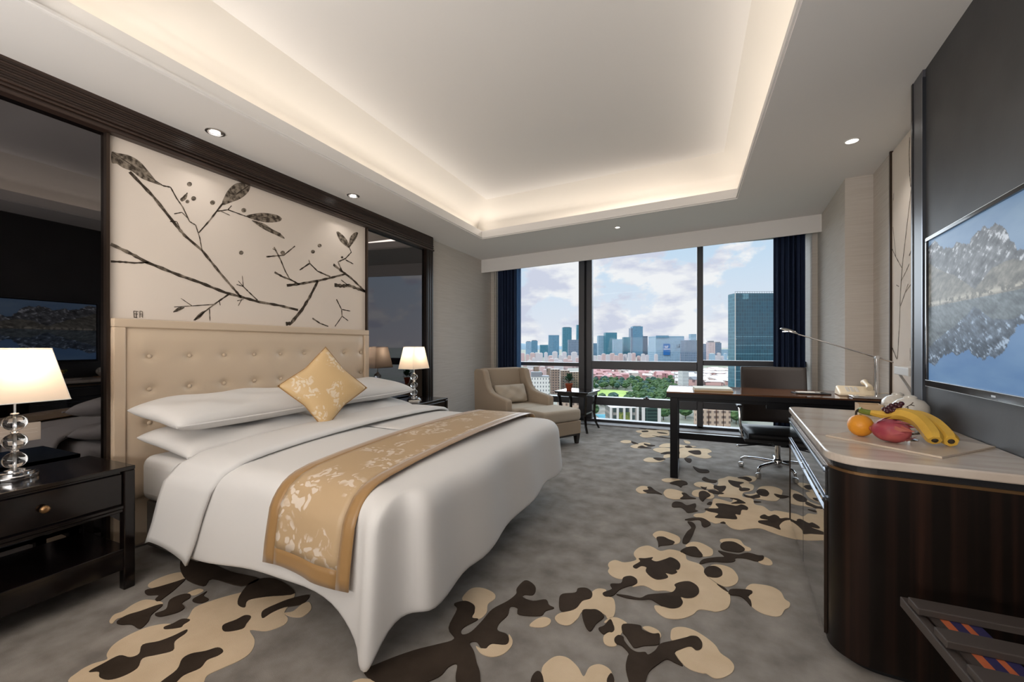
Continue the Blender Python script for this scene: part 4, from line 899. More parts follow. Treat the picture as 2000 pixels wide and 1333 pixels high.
# ---------------------------------------------------------------- dresser (runs along the right wall)
def place(o, y): o.rotation_euler = (0, 0, ANG)
# local frame: origin on the wall line at y=2.1, +x into the wall, +y along the wall to the window
OX = Vector((rwx(1.83), 1.83, 0))
def loc(x, y, z=0):                                       # world to dresser frame
    d = Vector((x, y, z))-OX; c, s = math.cos(-ANG), math.sin(-ANG)
    return (c*d.x-s*d.y, s*d.x+c*d.y, z)
dr = thing('dresser', 'ebony dresser with cream marble top and rounded corner under the television', 'dresser', OX, ANG)
FXL = loc(.565, 2.6)[0]                                  # front face
DL = 1.40; RR = .12
def outline(off, r=RR):
    x0 = FXL-off; y0 = 0-off; y1 = DL+off; p = []
    for k in range(11):
        a = PI+PI/2*k/10; p.append((x0+r+r*math.cos(a), y0+r+r*math.sin(a)))
    p += [(-.004, y0), (-.004, y1)]
    for k in range(5):
        a = PI/2+PI/2*k/4; p.append((x0+.06+.06*math.cos(a), y1-.06+.06*math.sin(a)))
    return p
ztop = .79
MB().prism(outline(.012), ztop-.032, ztop).build('marble_top', m_marble, dr, bevel=.006, seg=3)
MB().prism(outline(-.008), ztop-.058, ztop-.032).build('shadow_gap', m_black, dr)
MB().prism(outline(.002), ztop-.066, ztop-.056).build('gold_inlay', m_brass, dr)
MB().prism(outline(0), .03, ztop-.066).build('carcass', m_woodv, dr, smooth=True, angle=40)
MB().prism(outline(-.03), 0, .03).build('plinth', m_black, dr)
fx = FXL
y_a, y_b, y_c = RR, (RR+DL-.05)/2, DL-.05
d1 = MB().box(fx-.006, fx+.01, y_a, y_c, .60, .715).build('drawer', m_bglass, dr, bevel=.002)
MB().box(fx-.014, fx+.004, y_a-.004, y_c+.004, .715, .722).build('metal_rail', m_pull, d1); MB().box(fx-.012, fx, y_a, y_c, .694, .699).build('pull_strip', m_pull, d1)
for ya, yb in ((y_a, y_b-.006), (y_b+.006, y_c)):
    d2 = MB().box(fx-.006, fx+.01, ya, yb, .045, .585).build('door', m_bglass, dr, bevel=.002)
    MB().box(fx-.014, fx, ya, yb, .586, .592).build('metal_rail', m_pull, d2); MB().box(fx-.012, fx, ya, yb, .54, .546).build('pull_strip', m_pull, d2)
    MB().box(fx-.010, fx, (ya if ya == y_a else yb)-.003, (ya if ya == y_a else yb)+.003, .05, .58).build('edge_strip', m_trim, d2)

# things on the dresser
m_slab = M('marble_board', srgb(206, 190, 172), .3, noise=(srgb(186, 168, 150), (5, 14, 5), .5, .75, 8))
sb = MB()
cs_ = [on_z(1612, 853, .79), on_z(1840, 897, .79), on_z(1945, 876, .79)]; c4 = cs_[0]+cs_[2]-cs_[1]
cs_ = [(p.x, p.y) for p in cs_+[c4]]
slab = sb.prism(cs_, .7902, .798).build('serving_board', m_slab, bevel=.0015)
tag(slab, 'thin cream marble serving board under the fruit on the dresser', 'serving board')
FZ = .798
m_or = M('orange_peel', srgb(226, 150, 44), .42, spec=.4, bump=((90, 90, 90), .35, .003))
og = thing('orange', 'orange at the left end of the fruit on the marble board', 'orange', (.703, 2.29, FZ))
MB().ball((0, 0, .0475), (.047, .047, .0475), 28, 18).build('peel', m_or, og, smooth=True, angle=180)
MB().lathe([(.001, .0935), (.005, .0945), (.004, .0965), (.001, .097)], 8).build('stem_button', M('stem_green', srgb(110, 110, 50), .7), og)
m_df = M('dragonfruit_skin', srgb(158, 62, 76), .45, spec=.35, noise=(srgb(180, 92, 88), (14, 14, 14), .4, .65))
df = thing('dragon_fruit', 'pink dragon fruit in front of the bananas on the board', 'dragon fruit', (.775, 2.195, FZ), math.radians(-35))
def dfs(u, v):
    a = 2*PI*u; p = PI*v-PI/2; r = math.cos(p)
    w_ = 1+.05*math.cos(a*5+math.sin(p*3)*1.5)*math.cos(p*2.2)
    return (.064*math.sin(p), .048*r*math.cos(a)*w_, .047+.047*r*math.sin(a)*w_)
MB().grid(dfs, 29, 18).build('skin', m_df, df, smooth=True, angle=180)
m_dfg = M('dragonfruit_scale', srgb(168, 84, 66), .5)
for k in range(16):
    a = rnd.uniform(0, 2*PI); p = rnd.uniform(-1.1, 1.1); r = math.cos(p)
    c = Vector((.064*math.sin(p), .049*r*math.cos(a), .047+.048*r*math.sin(a)))
    nrm = Vector((math.sin(p)*.7, r*math.cos(a), r*math.sin(a))).normalized(); ax = Vector((1, 0, 0)); ax = (ax-nrm*ax.dot(nrm)).normalized(); sd = nrm.cross(ax)
    if c.z < .02: continue
    MB().add([c-sd*.014-ax*.008, c+sd*.014-ax*.008, c+ax*.034+nrm*.010], [(0, 1, 2)]).build('scale', m_df if k % 3 else m_dfg, df)
MB().lathe([(.010, 0), (.012, .004), (.007, .009), (.001, .009)], 12).build('blossom_end', m_dfg, df)
df.children[-1 if False else [c.name.split('.')[0] for c in df.children].index('blossom_end')].matrix_local = Matrix.Translation((-.061, 0, .047)) @ Matrix.Rotation(-PI/2, 4, 'Y')
def mband(name, c1, c2, c3):
    return M(name, c1, .45, spec=.35, noise=(c2, (9, 9, 9), .45, .8))
m_ban = mband('banana_skin', srgb(222, 178, 74), srgb(196, 152, 58), None); m_bang = M('banana_green_stem', srgb(120, 132, 52), .5); m_bant = M('banana_tip', srgb(52, 42, 28), .8)
bb = thing('banana_bunch', 'two yellow bananas arched over the fruit with a shared green stem', 'bananas', (.74, 2.36, FZ))
def W(x, y, z): return (x-.74, y-2.36, z-FZ)
def rc(px, py, y): d = ray(px, py); t = y/d.y; return Vector((d.x*t, y, EYE+d.z*t))
def pathpts(pix):
    return [rc(a, b, y)-Vector((.74, 2.36, FZ)) for a, b, y in pix]
def sm(pts, n=5):
    o = []
    for i in range(len(pts)-1):
        a, b, c, d = pts[max(i-1, 0)], pts[i], pts[i+1], pts[min(i+2, len(pts)-1)]
        for k in range(n):
            t = k/n; o.append(.5*((2*b)+(-a+c)*t+(2*a-5*b+4*c-d)*t*t+(-a+3*b-3*c+d)*t**3))
    return o+[pts[-1]]
b1 = sm(pathpts([(1700, 806, 2.36), (1730, 811, 2.34), (1765, 811, 2.31), (1795, 822, 2.26), (1817, 845, 2.20), (1826, 861, 2.165)]))
b2 = sm(pathpts([(1700, 808, 2.37), (1745, 812, 2.39), (1790, 815, 2.36), (1825, 830, 2.28), (1848, 852, 2.22), (1858, 863, 2.18)]))
for bp in (b1, b2):
    n_ = len(bp); rr = [.011+.0195*min(1, (i/n_)*2.6)*(1 if i < n_*.8 else max(.42, 1-((i-n_*.8)/(n_*.2))**1.6*.58)) for i in range(n_)]
    bo = MB().tube(bp, rr, 7).build('banana', m_ban, bb, smooth=True, angle=28)
    MB().tube([bp[-1], bp[-1]+(bp[-1]-bp[-2]).normalized()*.006], [rr[-1]*.5, rr[-1]*.3], 8).build('tip', m_bant, bo)
MB().tube(sm(pathpts([(1677, 799, 2.37), (1685, 804, 2.37), (1708, 808, 2.365), (1728, 810, 2.36)])), .0125, 8).build('stem', m_bang, bb, smooth=True)
MB().tube(sm(pathpts([(1679, 800, 2.37), (1673, 804, 2.36), (1672, 812, 2.35)])), .005, 6).build('stem_end', m_bant, bb, smooth=True)
m_grape = M('dark_grape', srgb(70, 28, 34), .25, spec=.5)
gr = thing('grape_bunch', 'small bunch of dark red grapes lying on top of the bananas', 'grapes', (.86, 2.36, .90))
for k, (a, b, y) in enumerate([(1728,800,2.335),(1736,797,2.34),(1740,803,2.32),(1747,798,2.345),(1733,804,2.315),(1750,791,2.36),(1756,794,2.35),(1745,803,2.32),(1760,789,2.365),(1741,793,2.35)]):
    p = rc(a, b, y)-Vector((.86, 2.36, .90)); MB().ball(p, (.0115, .0115, .0105), 12, 8).build('grape', m_grape, gr, smooth=True, angle=180)
MB().tube([rc(1728, 800, 2.34)-Vector((.86, 2.36, .90)), rc(1745, 798, 2.34)-Vector((.86, 2.36, .90)), rc(1760, 790, 2.365)-Vector((.86, 2.36, .90))], .002, 5).build('stalk', m_bang, gr)
gd = thing('glass_dish', 'small footed glass dish propping the bananas on the board', 'glass dish', (.87, 2.285, FZ))
MB().lathe([(.028, 0), (.028, .003), (.006, .008), (.006, .02), (.03, .03), (.046, .048), (.0475, .048), (.031, .027), (.001, .022)], 24).build('dish', m_crystal, gd, smooth=True)
for q in range(5):
    pass
m_pot = M('white_glazed_ceramic', srgb(226, 220, 210), .18, spec=.6)
def pot(label, x, y, R, twig):
    t = thing('round_jar', label, 'jar', (x, y, .79), 0, 'white ceramic jars')
    z = .012
    MB().lathe([(.035, 0), (.04, .003), (R*.75, z+.02), (R*.98, z+R*.55), (R, z+R*.75), (R*.95, z+R*1.05), (R*.7, z+R*1.36), (R*.36, z+R*1.5), (R*.34, z+R*1.54), (.001, z+R*1.54)], 32).build('jar_body', m_pot, t, smooth=True, angle=60)
    MB().lathe([(R*.36, z+R*1.53), (R*.38, z+R*1.58), (R*.2, z+R*1.70), (.001, z+R*1.72)], 24).build('lid', m_pot, t, smooth=True)
    if twig:
        for pts in ([(-.1, .95), (.15, 1.15), (.3, 1.3)], [(.15, 1.15), (.35, 1.1)], [(.0, 1.03), (.02, .8), (-.05, .7)]):
            P = []
            for a, b in pts:
                an = math.radians(-118)+a; zz = z+R*b; k = R*1.012*math.sqrt(max(.05, 1-((b-.75)/.86)**2)); P.append((k*math.cos(an), k*math.sin(an), zz))
            MB().tube(P, .0022, 5).build('painted_twig', m_ink, t)
pot('white ceramic jar with a painted black twig, nearer the television', 1.09, 2.86, .078, True)
pot('plain white ceramic jar behind the painted jar, nearer the desk', 1.12, 3.085, .074, False)
tt = tag(MB().prism([(.985, 2.76), (1.165, 2.78), (1.16, 2.83), (.98, 2.80)], .7905, .7985).build('wooden_tray', M('light_wood', srgb(170, 124, 84), .5)), 'narrow strip of a light wooden tray beside the white jars', 'tray')
bx = thing('wooden_box', 'small open pale wooden box behind the grapes', 'box', (.985, 3.08, .79), ANG)
m_lw = M('pale_wood', srgb(206, 178, 142), .55)
for b in ((-.055, .055, -.05, -.044, 0, .065), (-.055, .055, .044, .05, 0, .065), (-.055, -.049, -.044, .044, 0, .065), (.049, .055, -.044, .044, 0, .065)): MB().box(*b).build('side', m_lw, bx)
MB().box(-.049, .049, -.044, .044, 0, .006).build('bottom', m_lw, bx)

# ---------------------------------------------------------------- television
y0t, y1t = 1.45, 2.815
tv = thing('television', 'large flat television on the charcoal wall showing a mountain lake', 'television', ((rwx(2.13)+0, 2.13, 1.375)), ANG)
hw, hh = (y1t-y0t)/2/math.cos(ANG), .383
MB().box(-.018, -.001, -.25, .25, -.2, .2).build('wall_bracket', m_black, tv)
MB().box(-.045, -.018, -hw+.02, hw-.02, -hh+.02, hh-.02).build('rear_shell', m_black, tv, bevel=.01)
m_bez = M('gloss_black_bezel', (.012, .012, .014), .12, spec=.6)
for a, b, c, d in ((-hw, hw, hh-.018, hh), (-hw, hw, -hh, -hh+.032), (-hw, -hw+.016, -hh+.032, hh-.018), (hw-.016, hw, -hh+.032, hh-.018)):
    MB().box(-.062, -.044, a, b, c, d).build('bezel', m_bez, tv, bevel=.002)
for a, b, c, d in ((-hw, hw, hh, hh+.002), (-hw, hw, -hh-.002, -hh), (hw, hw+.002, -hh, hh)):
    MB().box(-.060, -.046, a, b, c, d).build('silver_trim', m_satin, tv)
MB().box(-.0625, -.0615, .02, .05, -hh+.010, -hh+.018).build('maker_mark', m_satin, tv)
# the picture on the screen, computed as colours of a fine grid
nu, nvv = 300, 170
rs = np.random.RandomState(5)
def vnoise(u, v, f, seed):
    r = np.random.RandomState(seed); g = r.rand(256, 256); x = u*f; y = v*f; xi = np.floor(x).astype(int); yi = np.floor(y).astype(int); fx_ = x-xi; fy_ = y-yi
    fx_ = fx_*fx_*(3-2*fx_); fy_ = fy_*fy_*(3-2*fy_); G_ = lambda a, b: g[a % 256, b % 256]
    return (G_(xi, yi)*(1-fx_)+G_(xi+1, yi)*fx_)*(1-fy_)+(G_(xi, yi+1)*(1-fx_)+G_(xi+1, yi+1)*fx_)*fy_
def fbm(u, v, f, seed, o=5): return sum(vnoise(u, v, f*2**k, seed+k)*.5**k for k in range(o))/sum(.5**k for k in range(o))
U, V_ = np.meshgrid(np.linspace(0, 1, nu), np.linspace(0, 1, nvv), indexing='ij')      # V 0 at the top of the screen
SHORE = .475
vm = np.where(V_ < SHORE, V_, SHORE-(V_-SHORE)*1.10)                                   # mirrored in the lake
wob = np.where(V_ < SHORE, 0, (fbm(U*3, V_*40, 4, 90)-.5)*.012); um = U+wob
ridge = np.interp(um, [0, .05, .1, .16, .24, .32, .40, .47, .53, .57, .61, .68, .76, .85, 1], [.06, .01, .06, .10, .09, .12, .08, .10, .17, .26, .27, .17, .12, .16, .10])+(fbm(um, um*0, 26, 11)-.5)*.09
front = np.interp(um, [0, .2, .35, .45, .55, .62, .7, .8, 1], [.16, .30, .42, .33, .31, .36, .40, .28, .2])+(fbm(um, um*0+.3, 18, 21)-.5)*.03
n1 = fbm(um*1.3+vm*.9, vm*1.2, 22, 31); n2 = fbm(um*1.0-vm*.7, vm*.6, 36, 41); n3 = fbm(um, vm, 60, 51)
sky = np.stack([96+40*fbm(um, vm*2, 5, 61), 124+34*fbm(um, vm*2, 5, 61), 158+20*fbm(um, vm*2, 5, 61)], -1)
n5 = fbm(um*1.6+vm*1.1, vm*.5-um*.3, 70, 81, 4)
rock = 58+190*(n1*.35+n2*.3+n5*.35-.30)
n4 = fbm(um*2.2+vm*.6, vm*.8, 30, 71, 4)
snow = np.clip((n4*.3+n2*.3+n5*.4+np.clip((.13-(vm-ridge))/.13, 0, 1)*.08-.60)/.07, 0, 1)[..., None]*(vm > ridge+.008)[..., None]
mt_ = np.stack([rock*.98, rock*1.0, rock*1.03], -1); mt_ = mt_*(1-snow*.8)+np.array([206, 210, 216])*snow*.8
fr_ = 66+150*(n1*.4+n3*.3+n5*.3-.24); fcol = np.stack([fr_*1.04, fr_*1.02, fr_*.95], -1)
sh_ = np.clip(1-np.abs(V_-SHORE+.02)/.03, 0, 1)[..., None]*(n3[..., None] > .5)
img = np.where((vm < ridge)[..., None], sky, mt_); img = np.where((vm > front)[..., None], fcol, img)
img = img*(1-sh_*.6)+np.array([206, 200, 186])*sh_*.6
lake = (V_ > SHORE)[..., None]; img = np.where(lake, img*np.array([.84, .90, .95])+np.array([0, 4, 10]), img)
img = np.clip(img, 0, 255)/255; lin = np.where(img <= .04045, img/12.92, ((img+.055)/1.055)**2.4)
zt_, zb_ = hh-.018, -hh+.032; ya_, yb_ = hw-.016, -hw+.016
scn = MB().grid(lambda u, v: (-.052, ya_+(yb_-ya_)*u, zt_+(zb_-zt_)*v), nu, nvv)
me = bpy.data.meshes.new('screen'); me.from_pydata(scn.v, [], scn.f); me.update()
at = me.color_attributes.new('picture', 'FLOAT_COLOR', 'POINT')
at.data.foreach_set('color', np.concatenate([lin, np.ones((nu, nvv, 1))], -1).astype(np.float32).ravel())
m_scr = bpy.data.materials.new('tv_picture'); m_scr.use_nodes = True; n_ = m_scr.node_tree.nodes; b_ = n_['Principled BSDF']
an = n_.new('ShaderNodeVertexColor'); an.layer_name = 'picture'; b_.inputs['Base Color'].default_value = (.01, .01, .01, 1); b_.inputs['Roughness'].default_value = .3; b_.inputs['Specular IOR Level'].default_value = .05
m_scr.node_tree.links.new(an.outputs[0], b_.inputs['Emission Color']); b_.inputs['Emission Strength'].default_value = .95
me.materials.append(m_scr); so_ = bpy.data.objects.new('screen', me); C.objects.link(so_); so_.parent = tv

# wall shelf at the end of the mural, luggage rack in the corner
ws = thing('wall_shelf', 'small white wall shelf with diagonal strut on the mural behind the jars', 'shelf', (rwx(3.72, .163), 3.62, 1.0), ANG)
MB().box(-.11, 0, -.14, .14, .0, .055).build('board', m_white, ws, bevel=.004)
MB().bar((-.09, .10, 0), (-.005, .10, -.16), .014, .014).build('strut', m_satin, ws)
lr = thing('luggage_rack', 'low wooden luggage rack with navy and orange striped straps at lower right', 'luggage rack', (.83, 1.40, 0))
m_rw = M('dark_grey_slat', srgb(66, 58, 54), .5); m_strn = M('navy_strap', srgb(40, 36, 84), .8); m_stro = M('orange_strap', srgb(186, 96, 56), .8)
def LR(x, y, z): return (x-.83, y-1.40, z)
for k, (x0, x1, mm) in enumerate([(.628, .648, m_rw), (.648, .668, m_stro), (.668, .692, m_strn), (.692, .708, m_stro), (.708, .735, m_strn)]):
    MB().box(x0-.83, x1-.83, -.22, .22, .425, .431).build('strap', mm, lr)
for y in (1.56, 1.42, 1.28): MB().box(.60-.83, 1.01-.83, y-1.40-.03, y-1.40+.03, .432, .452).build('slat', m_rw, lr, bevel=.003)
for x in (.612, .985): MB().box(x-.83-.012, x-.83+.012, -.24, .24, .395, .425).build('side_rail', m_rw, lr, bevel=.003)
for y in (-.20, .20):
    MB().bar((-.21, y, .40), (.15, y, .012), .028, .028).build('leg', m_rw, lr); MB().bar((.15, y+.03 if y < 0 else y-.03, .40), (-.21, y+.03 if y < 0 else y-.03, .012), .028, .028).build('leg', m_rw, lr)
for x in (-.2, .14): MB().tube([(x, -.2, .03), (x, .2, .03)], .01, 8).build('cross_rod', m_rw, lr)

# ---------------------------------------------------------------- the city outside, sixty metres below
GZ = -60.0
def facade(name, wall, glass, bay=4.0, floor=4.0, mortar=.35, rough=.5, spec=.4):
    m = bpy.data.materials.new(name); m.use_nodes = True; n = m.node_tree.nodes; l = m.node_tree.links; b = n['Principled BSDF']
    t = n.new('ShaderNodeTexCoord'); s_ = n.new('ShaderNodeSeparateXYZ'); l.new(t.outputs['Object'], s_.inputs[0])
    ad = n.new('ShaderNodeMath'); l.new(s_.outputs[0], ad.inputs[0]); l.new(s_.outputs[1], ad.inputs[1])
    cb = n.new('ShaderNodeCombineXYZ'); l.new(ad.outputs[0], cb.inputs[0]); l.new(s_.outputs[2], cb.inputs[1])
    br = n.new('ShaderNodeTexBrick'); br.offset = 0; br.inputs['Scale'].default_value = 1.0
    br.inputs['Brick Width'].default_value = bay; br.inputs['Row Height'].default_value = floor; br.inputs['Mortar Size'].default_value = mortar*floor*.5
    br.inputs['Color1'].default_value = (*glass, 1); br.inputs['Color2'].default_value = (*[c*.75 for c in glass], 1); br.inputs['Mortar'].default_value = (*wall, 1)
    l.new(cb.outputs[0], br.inputs['Vector']); l.new(br.outputs['Color'], b.inputs['Base Color'])
    b.inputs['Roughness'].default_value = rough; b.inputs['Specular IOR Level'].default_value = spec; return m
m_gl = [facade('teal_glass_tower', srgb(92, 146, 164), srgb(66, 122, 144), 6, 8, .2), facade('blue_glass_tower', srgb(120, 160, 186), srgb(92, 136, 166), 6, 8, .2),  # glass colours lightened and blued to carry the haze of distance
        facade('pale_blue_tower', srgb(160, 186, 206), srgb(132, 164, 190), 6, 8, .25), facade('grey_blue_tower', srgb(130, 144, 164), srgb(106, 126, 150), 6, 8, .3)]
m_apw = facade('white_apartments', srgb(206, 200, 206), srgb(150, 152, 166), 7, 5, .5); m_app = facade('pink_apartments', srgb(204, 178, 178), srgb(150, 132, 138), 8, 5, .5)
m_apb = facade('brown_apartments', srgb(150, 128, 116), srgb(92, 84, 84), 3.4, 3.2, .5); m_roofp = M('pink_roof', srgb(196, 150, 150), .8); m_roofw = M('white_roof', srgb(222, 216, 214), .7)
m_roofg = M('grey_roof', srgb(140, 142, 148), .8)
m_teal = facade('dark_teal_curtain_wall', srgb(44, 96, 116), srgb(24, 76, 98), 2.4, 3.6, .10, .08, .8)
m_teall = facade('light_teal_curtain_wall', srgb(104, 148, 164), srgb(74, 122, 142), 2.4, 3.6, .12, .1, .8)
m_white_b = facade('white_office_block', srgb(232, 228, 226), srgb(96, 100, 112), 2.6, 3.6, .55)
m_tan_b = facade('tan_tower_block', srgb(196, 170, 152), srgb(128, 110, 104), 3.0, 3.2, .55)
m_grass = M('lawn_grass', srgb(138, 168, 72), .95, noise=(srgb(164, 186, 96), (.02, .02, .02), .4, .6)); m_tree = M('tree_leaves', srgb(52, 84, 50), .9, noise=(srgb(96, 122, 74), (.35, .35, .35), .42, .68))
m_tree2 = M('tree_leaves_bluish', srgb(50, 82, 74), .9, noise=(srgb(80, 110, 96), (.35, .35, .35), .42, .68)); m_trunk = M('bark', srgb(84, 70, 58), .9)
gd_ = MB().lathe([(12000, -.5), (12000, 0)], 48).build('ground', M('city_ground', srgb(150, 146, 138), .95, noise=(srgb(116, 124, 104), (.006, .006, .006), .42, .6)))
gd_.location = (0, 2000, GZ); struct(gd_)
def block(name, label, cat, px0, px1, ytop, t, mat, roof=None, cap=0.0, group=None, depth=None, zb=GZ, parts=(), yaw=0):
    w_ = (px1-px0)/FPX*t; zt = EYE+(YH-ytop)/FPX*t; c = far((px0+px1)/2, t); depth = depth or max(12, w_*.8)
    c += Vector((-SN, CS, 0))*depth/2
    o = thing(name, label, cat, (c.x, c.y, zb), TH+yaw, group)
    MB().box(-w_/2, w_/2, -depth/2, depth/2, 0, zt-zb).build('tower_body', mat, o)
    if cap: MB().box(-w_*.36, w_*.36, -depth*.36, depth*.36, zt-zb, zt-zb+cap).build('roof_plant', roof or m_roofg, o)
    elif roof: MB().box(-w_/2-.2, w_/2+.2, -depth/2-.2, depth/2+.2, zt-zb, zt-zb+.8).build('roof', roof, o)
    return o, w_, depth, zt-zb
B = block
G_ = 'towers on the skyline'
B('skyscraper', 'short pale tower at the far left of the skyline, next to the left curtain', 'building', 1027, 1038, 668, 2600, m_gl[2], cap=4)
B('skyscraper', 'second short blue tower from the left curtain on the skyline', 'building', 1038, 1050, 666, 2500, m_gl[1], cap=4)
B('skyscraper', 'wide dark teal mid-rise left of the square blue tower', 'building', 1055, 1073, 674, 2200, m_gl[0])
B('skyscraper', 'square flat-topped blue tower in the left window bay', 'building', 1072, 1092, 655, 2100, m_gl[1])
B('skyscraper', 'tall teal tower in the left window bay, taller than the square one', 'building', 1099, 1116.5, 640, 2300, m_gl[0], cap=3)
B('skyscraper', 'teal tower cut off by the double window mullion', 'building', 1126.5, 1140, 635, 2500, m_gl[0])
B('skyscraper', 'low broad teal block in front of the tower by the double mullion', 'building', 1111, 1133, 664, 1900, m_gl[3])
B('skyscraper', 'pale block just right of the double mullion', 'building', 1157, 1169, 671, 2600, m_gl[2])
B('skyscraper', 'light blue tower left of the dark flat-topped teal tower', 'building', 1169, 1187, 656, 2300, m_gl[2])
B('skyscraper', 'dark flat-topped teal tower left of the middle of the window', 'building', 1183, 1205, 650, 2250, m_gl[0])
B('skyscraper', 'pale grey-blue block at the right foot of the dark teal tower', 'building', 1199, 1216, 663, 2150, m_gl[2])
B('skyscraper', 'slim teal block left of the tallest middle tower', 'building', 1218, 1231, 659, 2200, m_gl[0])
o, w_, d_, h_ = B('skyscraper', 'tallest tower in the middle window bay with a set-back side', 'building', 1236, 1255.5, 638, 2300, m_gl[1], cap=3)
MB().box(-w_/2-10, -w_/2, -d_/2+4, d_/2, 0, h_-9).build('side_wing', m_gl[3], o); MB().box(w_/2, w_/2+4, -d_/2+8, d_/2, 0, h_*.72).build('side_wing', m_gl[3], o)
B('skyscraper', 'narrow pale tower right of the tallest middle tower', 'building', 1256, 1265, 657, 2350, m_gl[3])
B('skyscraper', 'faint low tower between the narrow tower and the sign building', 'building', 1268, 1280, 675, 2500, m_gl[2])
o, w_, d_, h_ = B('office_tower', 'broad pale teal building carrying the blue sign', 'building', 1281, 1336, 657, 1500, m_gl[2], cap=0)
MB().box(-w_/2, -w_*.05, -d_/2-2, -d_/2, h_-8, h_+2).build('left_wing_top', m_gl[1], o)
sx0 = -w_/2+14/55*w_; sx1 = -w_/2+27/55*w_; k_ = 1500/FPX
sg = MB().box(sx0, sx1, -d_/2-3.4, -d_/2-2.2, h_-(694-657)*k_, h_-(672-657)*k_).build('blue_sign', m_label, o)
MB().box(sx0, sx1, -d_/2-3.5, -d_/2-3.3, h_-26*k_, h_-24.5*k_).build('white_stripe', m_roofw, sg)
for a, b, c, d in ((.22, .34, .40, .75), (.40, .52, .40, .62), (.58, .70, .48, .82), (.36, .62, .38, .46)):
    MB().box(sx0+(sx1-sx0)*a, sx0+(sx1-sx0)*b, -d_/2-3.55, -d_/2-3.35, h_-(694-657)*k_+22*k_*(.45+.5*c), h_-(694-657)*k_+22*k_*(.45+.5*d)).build('sign_stroke', m_roofw, sg)
m_dk = M('dark_sign_letters', srgb(60, 66, 80), .7)
qx = -w_/2+41/55*w_; lw = 2.4*k_
MB().box(qx-1.5*k_, qx+14*k_, -d_/2-1.2, -d_/2, h_-26*k_, h_-10*k_).build('sign_panel', m_gl[2], o)
for k, segs in enumerate([((0, .3, 0, 1), (.3, 1, 0, .25)), ((.1, .4, 0, 1), (.6, .9, 0, 1), (.1, .9, 0, .2)), ((.1, .4, 0, 1), (.6, .9, 0, 1), (.1, .9, .8, 1), (.1, .9, 0, .2)), ((.35, .65, 0, 1),)]):
    for a, b, c, d in segs: MB().box(qx+k*3.3*k_+a*lw, qx+k*3.3*k_+b*lw, -d_/2-1.9, -d_/2-1.2, h_-23*k_+7*k_*c, h_-23*k_+7*k_*d).build('sign_letter', m_dk, o)
B('skyscraper', 'blue-grey flat block left of the right mullion', 'building', 1337, 1361, 665, 1400, m_gl[3], cap=0)
B('skyscraper', 'small pale tower behind the block left of the right mullion', 'building', 1349, 1360, 653, 2000, m_gl[2])
B('skyscraper', 'grey-blue block just right of the right mullion', 'building', 1372, 1384, 672, 1500, m_gl[3])
B('skyscraper', 'pinkish white twin-shaft tower right of the right mullion', 'building', 1384, 1397, 669, 1450, facade('pink_white_tower', srgb(226, 206, 204), srgb(190, 170, 176), 9, 4, .4), cap=5)
B('skyscraper', 'blue-grey round-shouldered tower left of the big teal tower', 'building', 1397, 1409, 670, 1700, m_gl[3], cap=4)
B('skyscraper', 'faint far tower beside the big teal tower', 'building', 1409, 1424, 683, 2500, m_gl[2])
# big teal tower close by
t_ = 400
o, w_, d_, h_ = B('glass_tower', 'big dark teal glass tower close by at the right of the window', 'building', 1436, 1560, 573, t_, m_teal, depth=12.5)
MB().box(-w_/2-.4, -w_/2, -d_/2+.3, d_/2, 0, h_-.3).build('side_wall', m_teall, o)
MB().box(-w_/2-.25, -w_/2+.25, -d_/2-.3, -d_/2+.3, 0, h_).build('corner_fin', m_roofw, o)
rl = MB()
for k in range(26): rl.box(-w_/2+k*w_/26, -w_/2+k*w_/26+.25, -d_/2+.3, -d_/2+.5, h_, h_+1.6)
rl.box(-w_/2, w_/2, -d_/2+.3, -d_/2+.5, h_+1.5, h_+1.8).build('roof_railing', m_roofg, o)
MB().box(-w_/2+7, -w_/2+13, -d_/2-.25, -d_/2, h_-6, h_-.5).build('open_lattice', m_teall, o)
for k in range(7):
    rr_ = random.Random(k); a = rr_.uniform(-.45, .2)*w_; b = h_*(.62-.075*k)
    MB().box(-w_/2, w_/2, -d_/2-.12, -d_/2, b, b+.8).build('floor_band', m_teall, o)
# nearer buildings below
o, w_, d_, h_ = B('office_block', 'white office block with rows of windows beside the armchair', 'building', 1038, 1073, 737, 380, m_white_b, roof=m_roofg)
MB().box(-w_*.5, w_*.1, -d_*.3, d_*.3, h_, h_+4.5).build('roof_house', m_roofg, o)
B('apartment_tower', 'brown apartment tower left of the potted plant', 'building', 1076, 1093, 722, 520, m_apb)
B('apartment_tower', 'brown apartment tower behind the potted plant', 'building', 1096, 1112, 724, 540, m_apb)
B('apartment_tower', 'brown apartment tower between the potted plant and the double mullion', 'building', 1114, 1136, 727, 560, m_apb)
B('apartment_tower', 'pale apartment tower seen under the side table', 'building', 1092, 1112, 770, 260, m_tan_b); B('apartment_tower', 'second pale apartment tower seen under the side table, nearer the mullion', 'building', 1115, 1133, 772, 262, m_tan_b)
o, w_, d_, h_ = B('mall_building', 'grey building with pale columns and a yellow-green wall below the sill bar', 'building', 1193, 1245, 797, 200, facade('grey_mall', srgb(150, 144, 140), srgb(70, 84, 84), 3, 3.5, .4))
for k in range(5): MB().box(-w_/2+k*w_/4-.5, -w_/2+k*w_/4+.5, -d_/2-.6, -d_/2, 0, h_+.3).build('pale_column', m_roofw, o)
m_yg = M('yellow_green_mosaic', srgb(150, 152, 74), .7, noise=(srgb(92, 108, 60), (.6, .6, .6), .4, .6))
MB().box(-w_/4+.5, w_/4-.5, -d_/2-.3, -d_/2, 0, h_-2.2).build('mosaic_wall', m_yg, o)
o, w_, d_, h_ = B('glass_hall', 'white framed building with dark sloping glass below the sill bar', 'building', 1256, 1287, 797, 200, facade('dark_green_glass', srgb(60, 84, 78), srgb(28, 52, 50), 8, 1.6, .3))
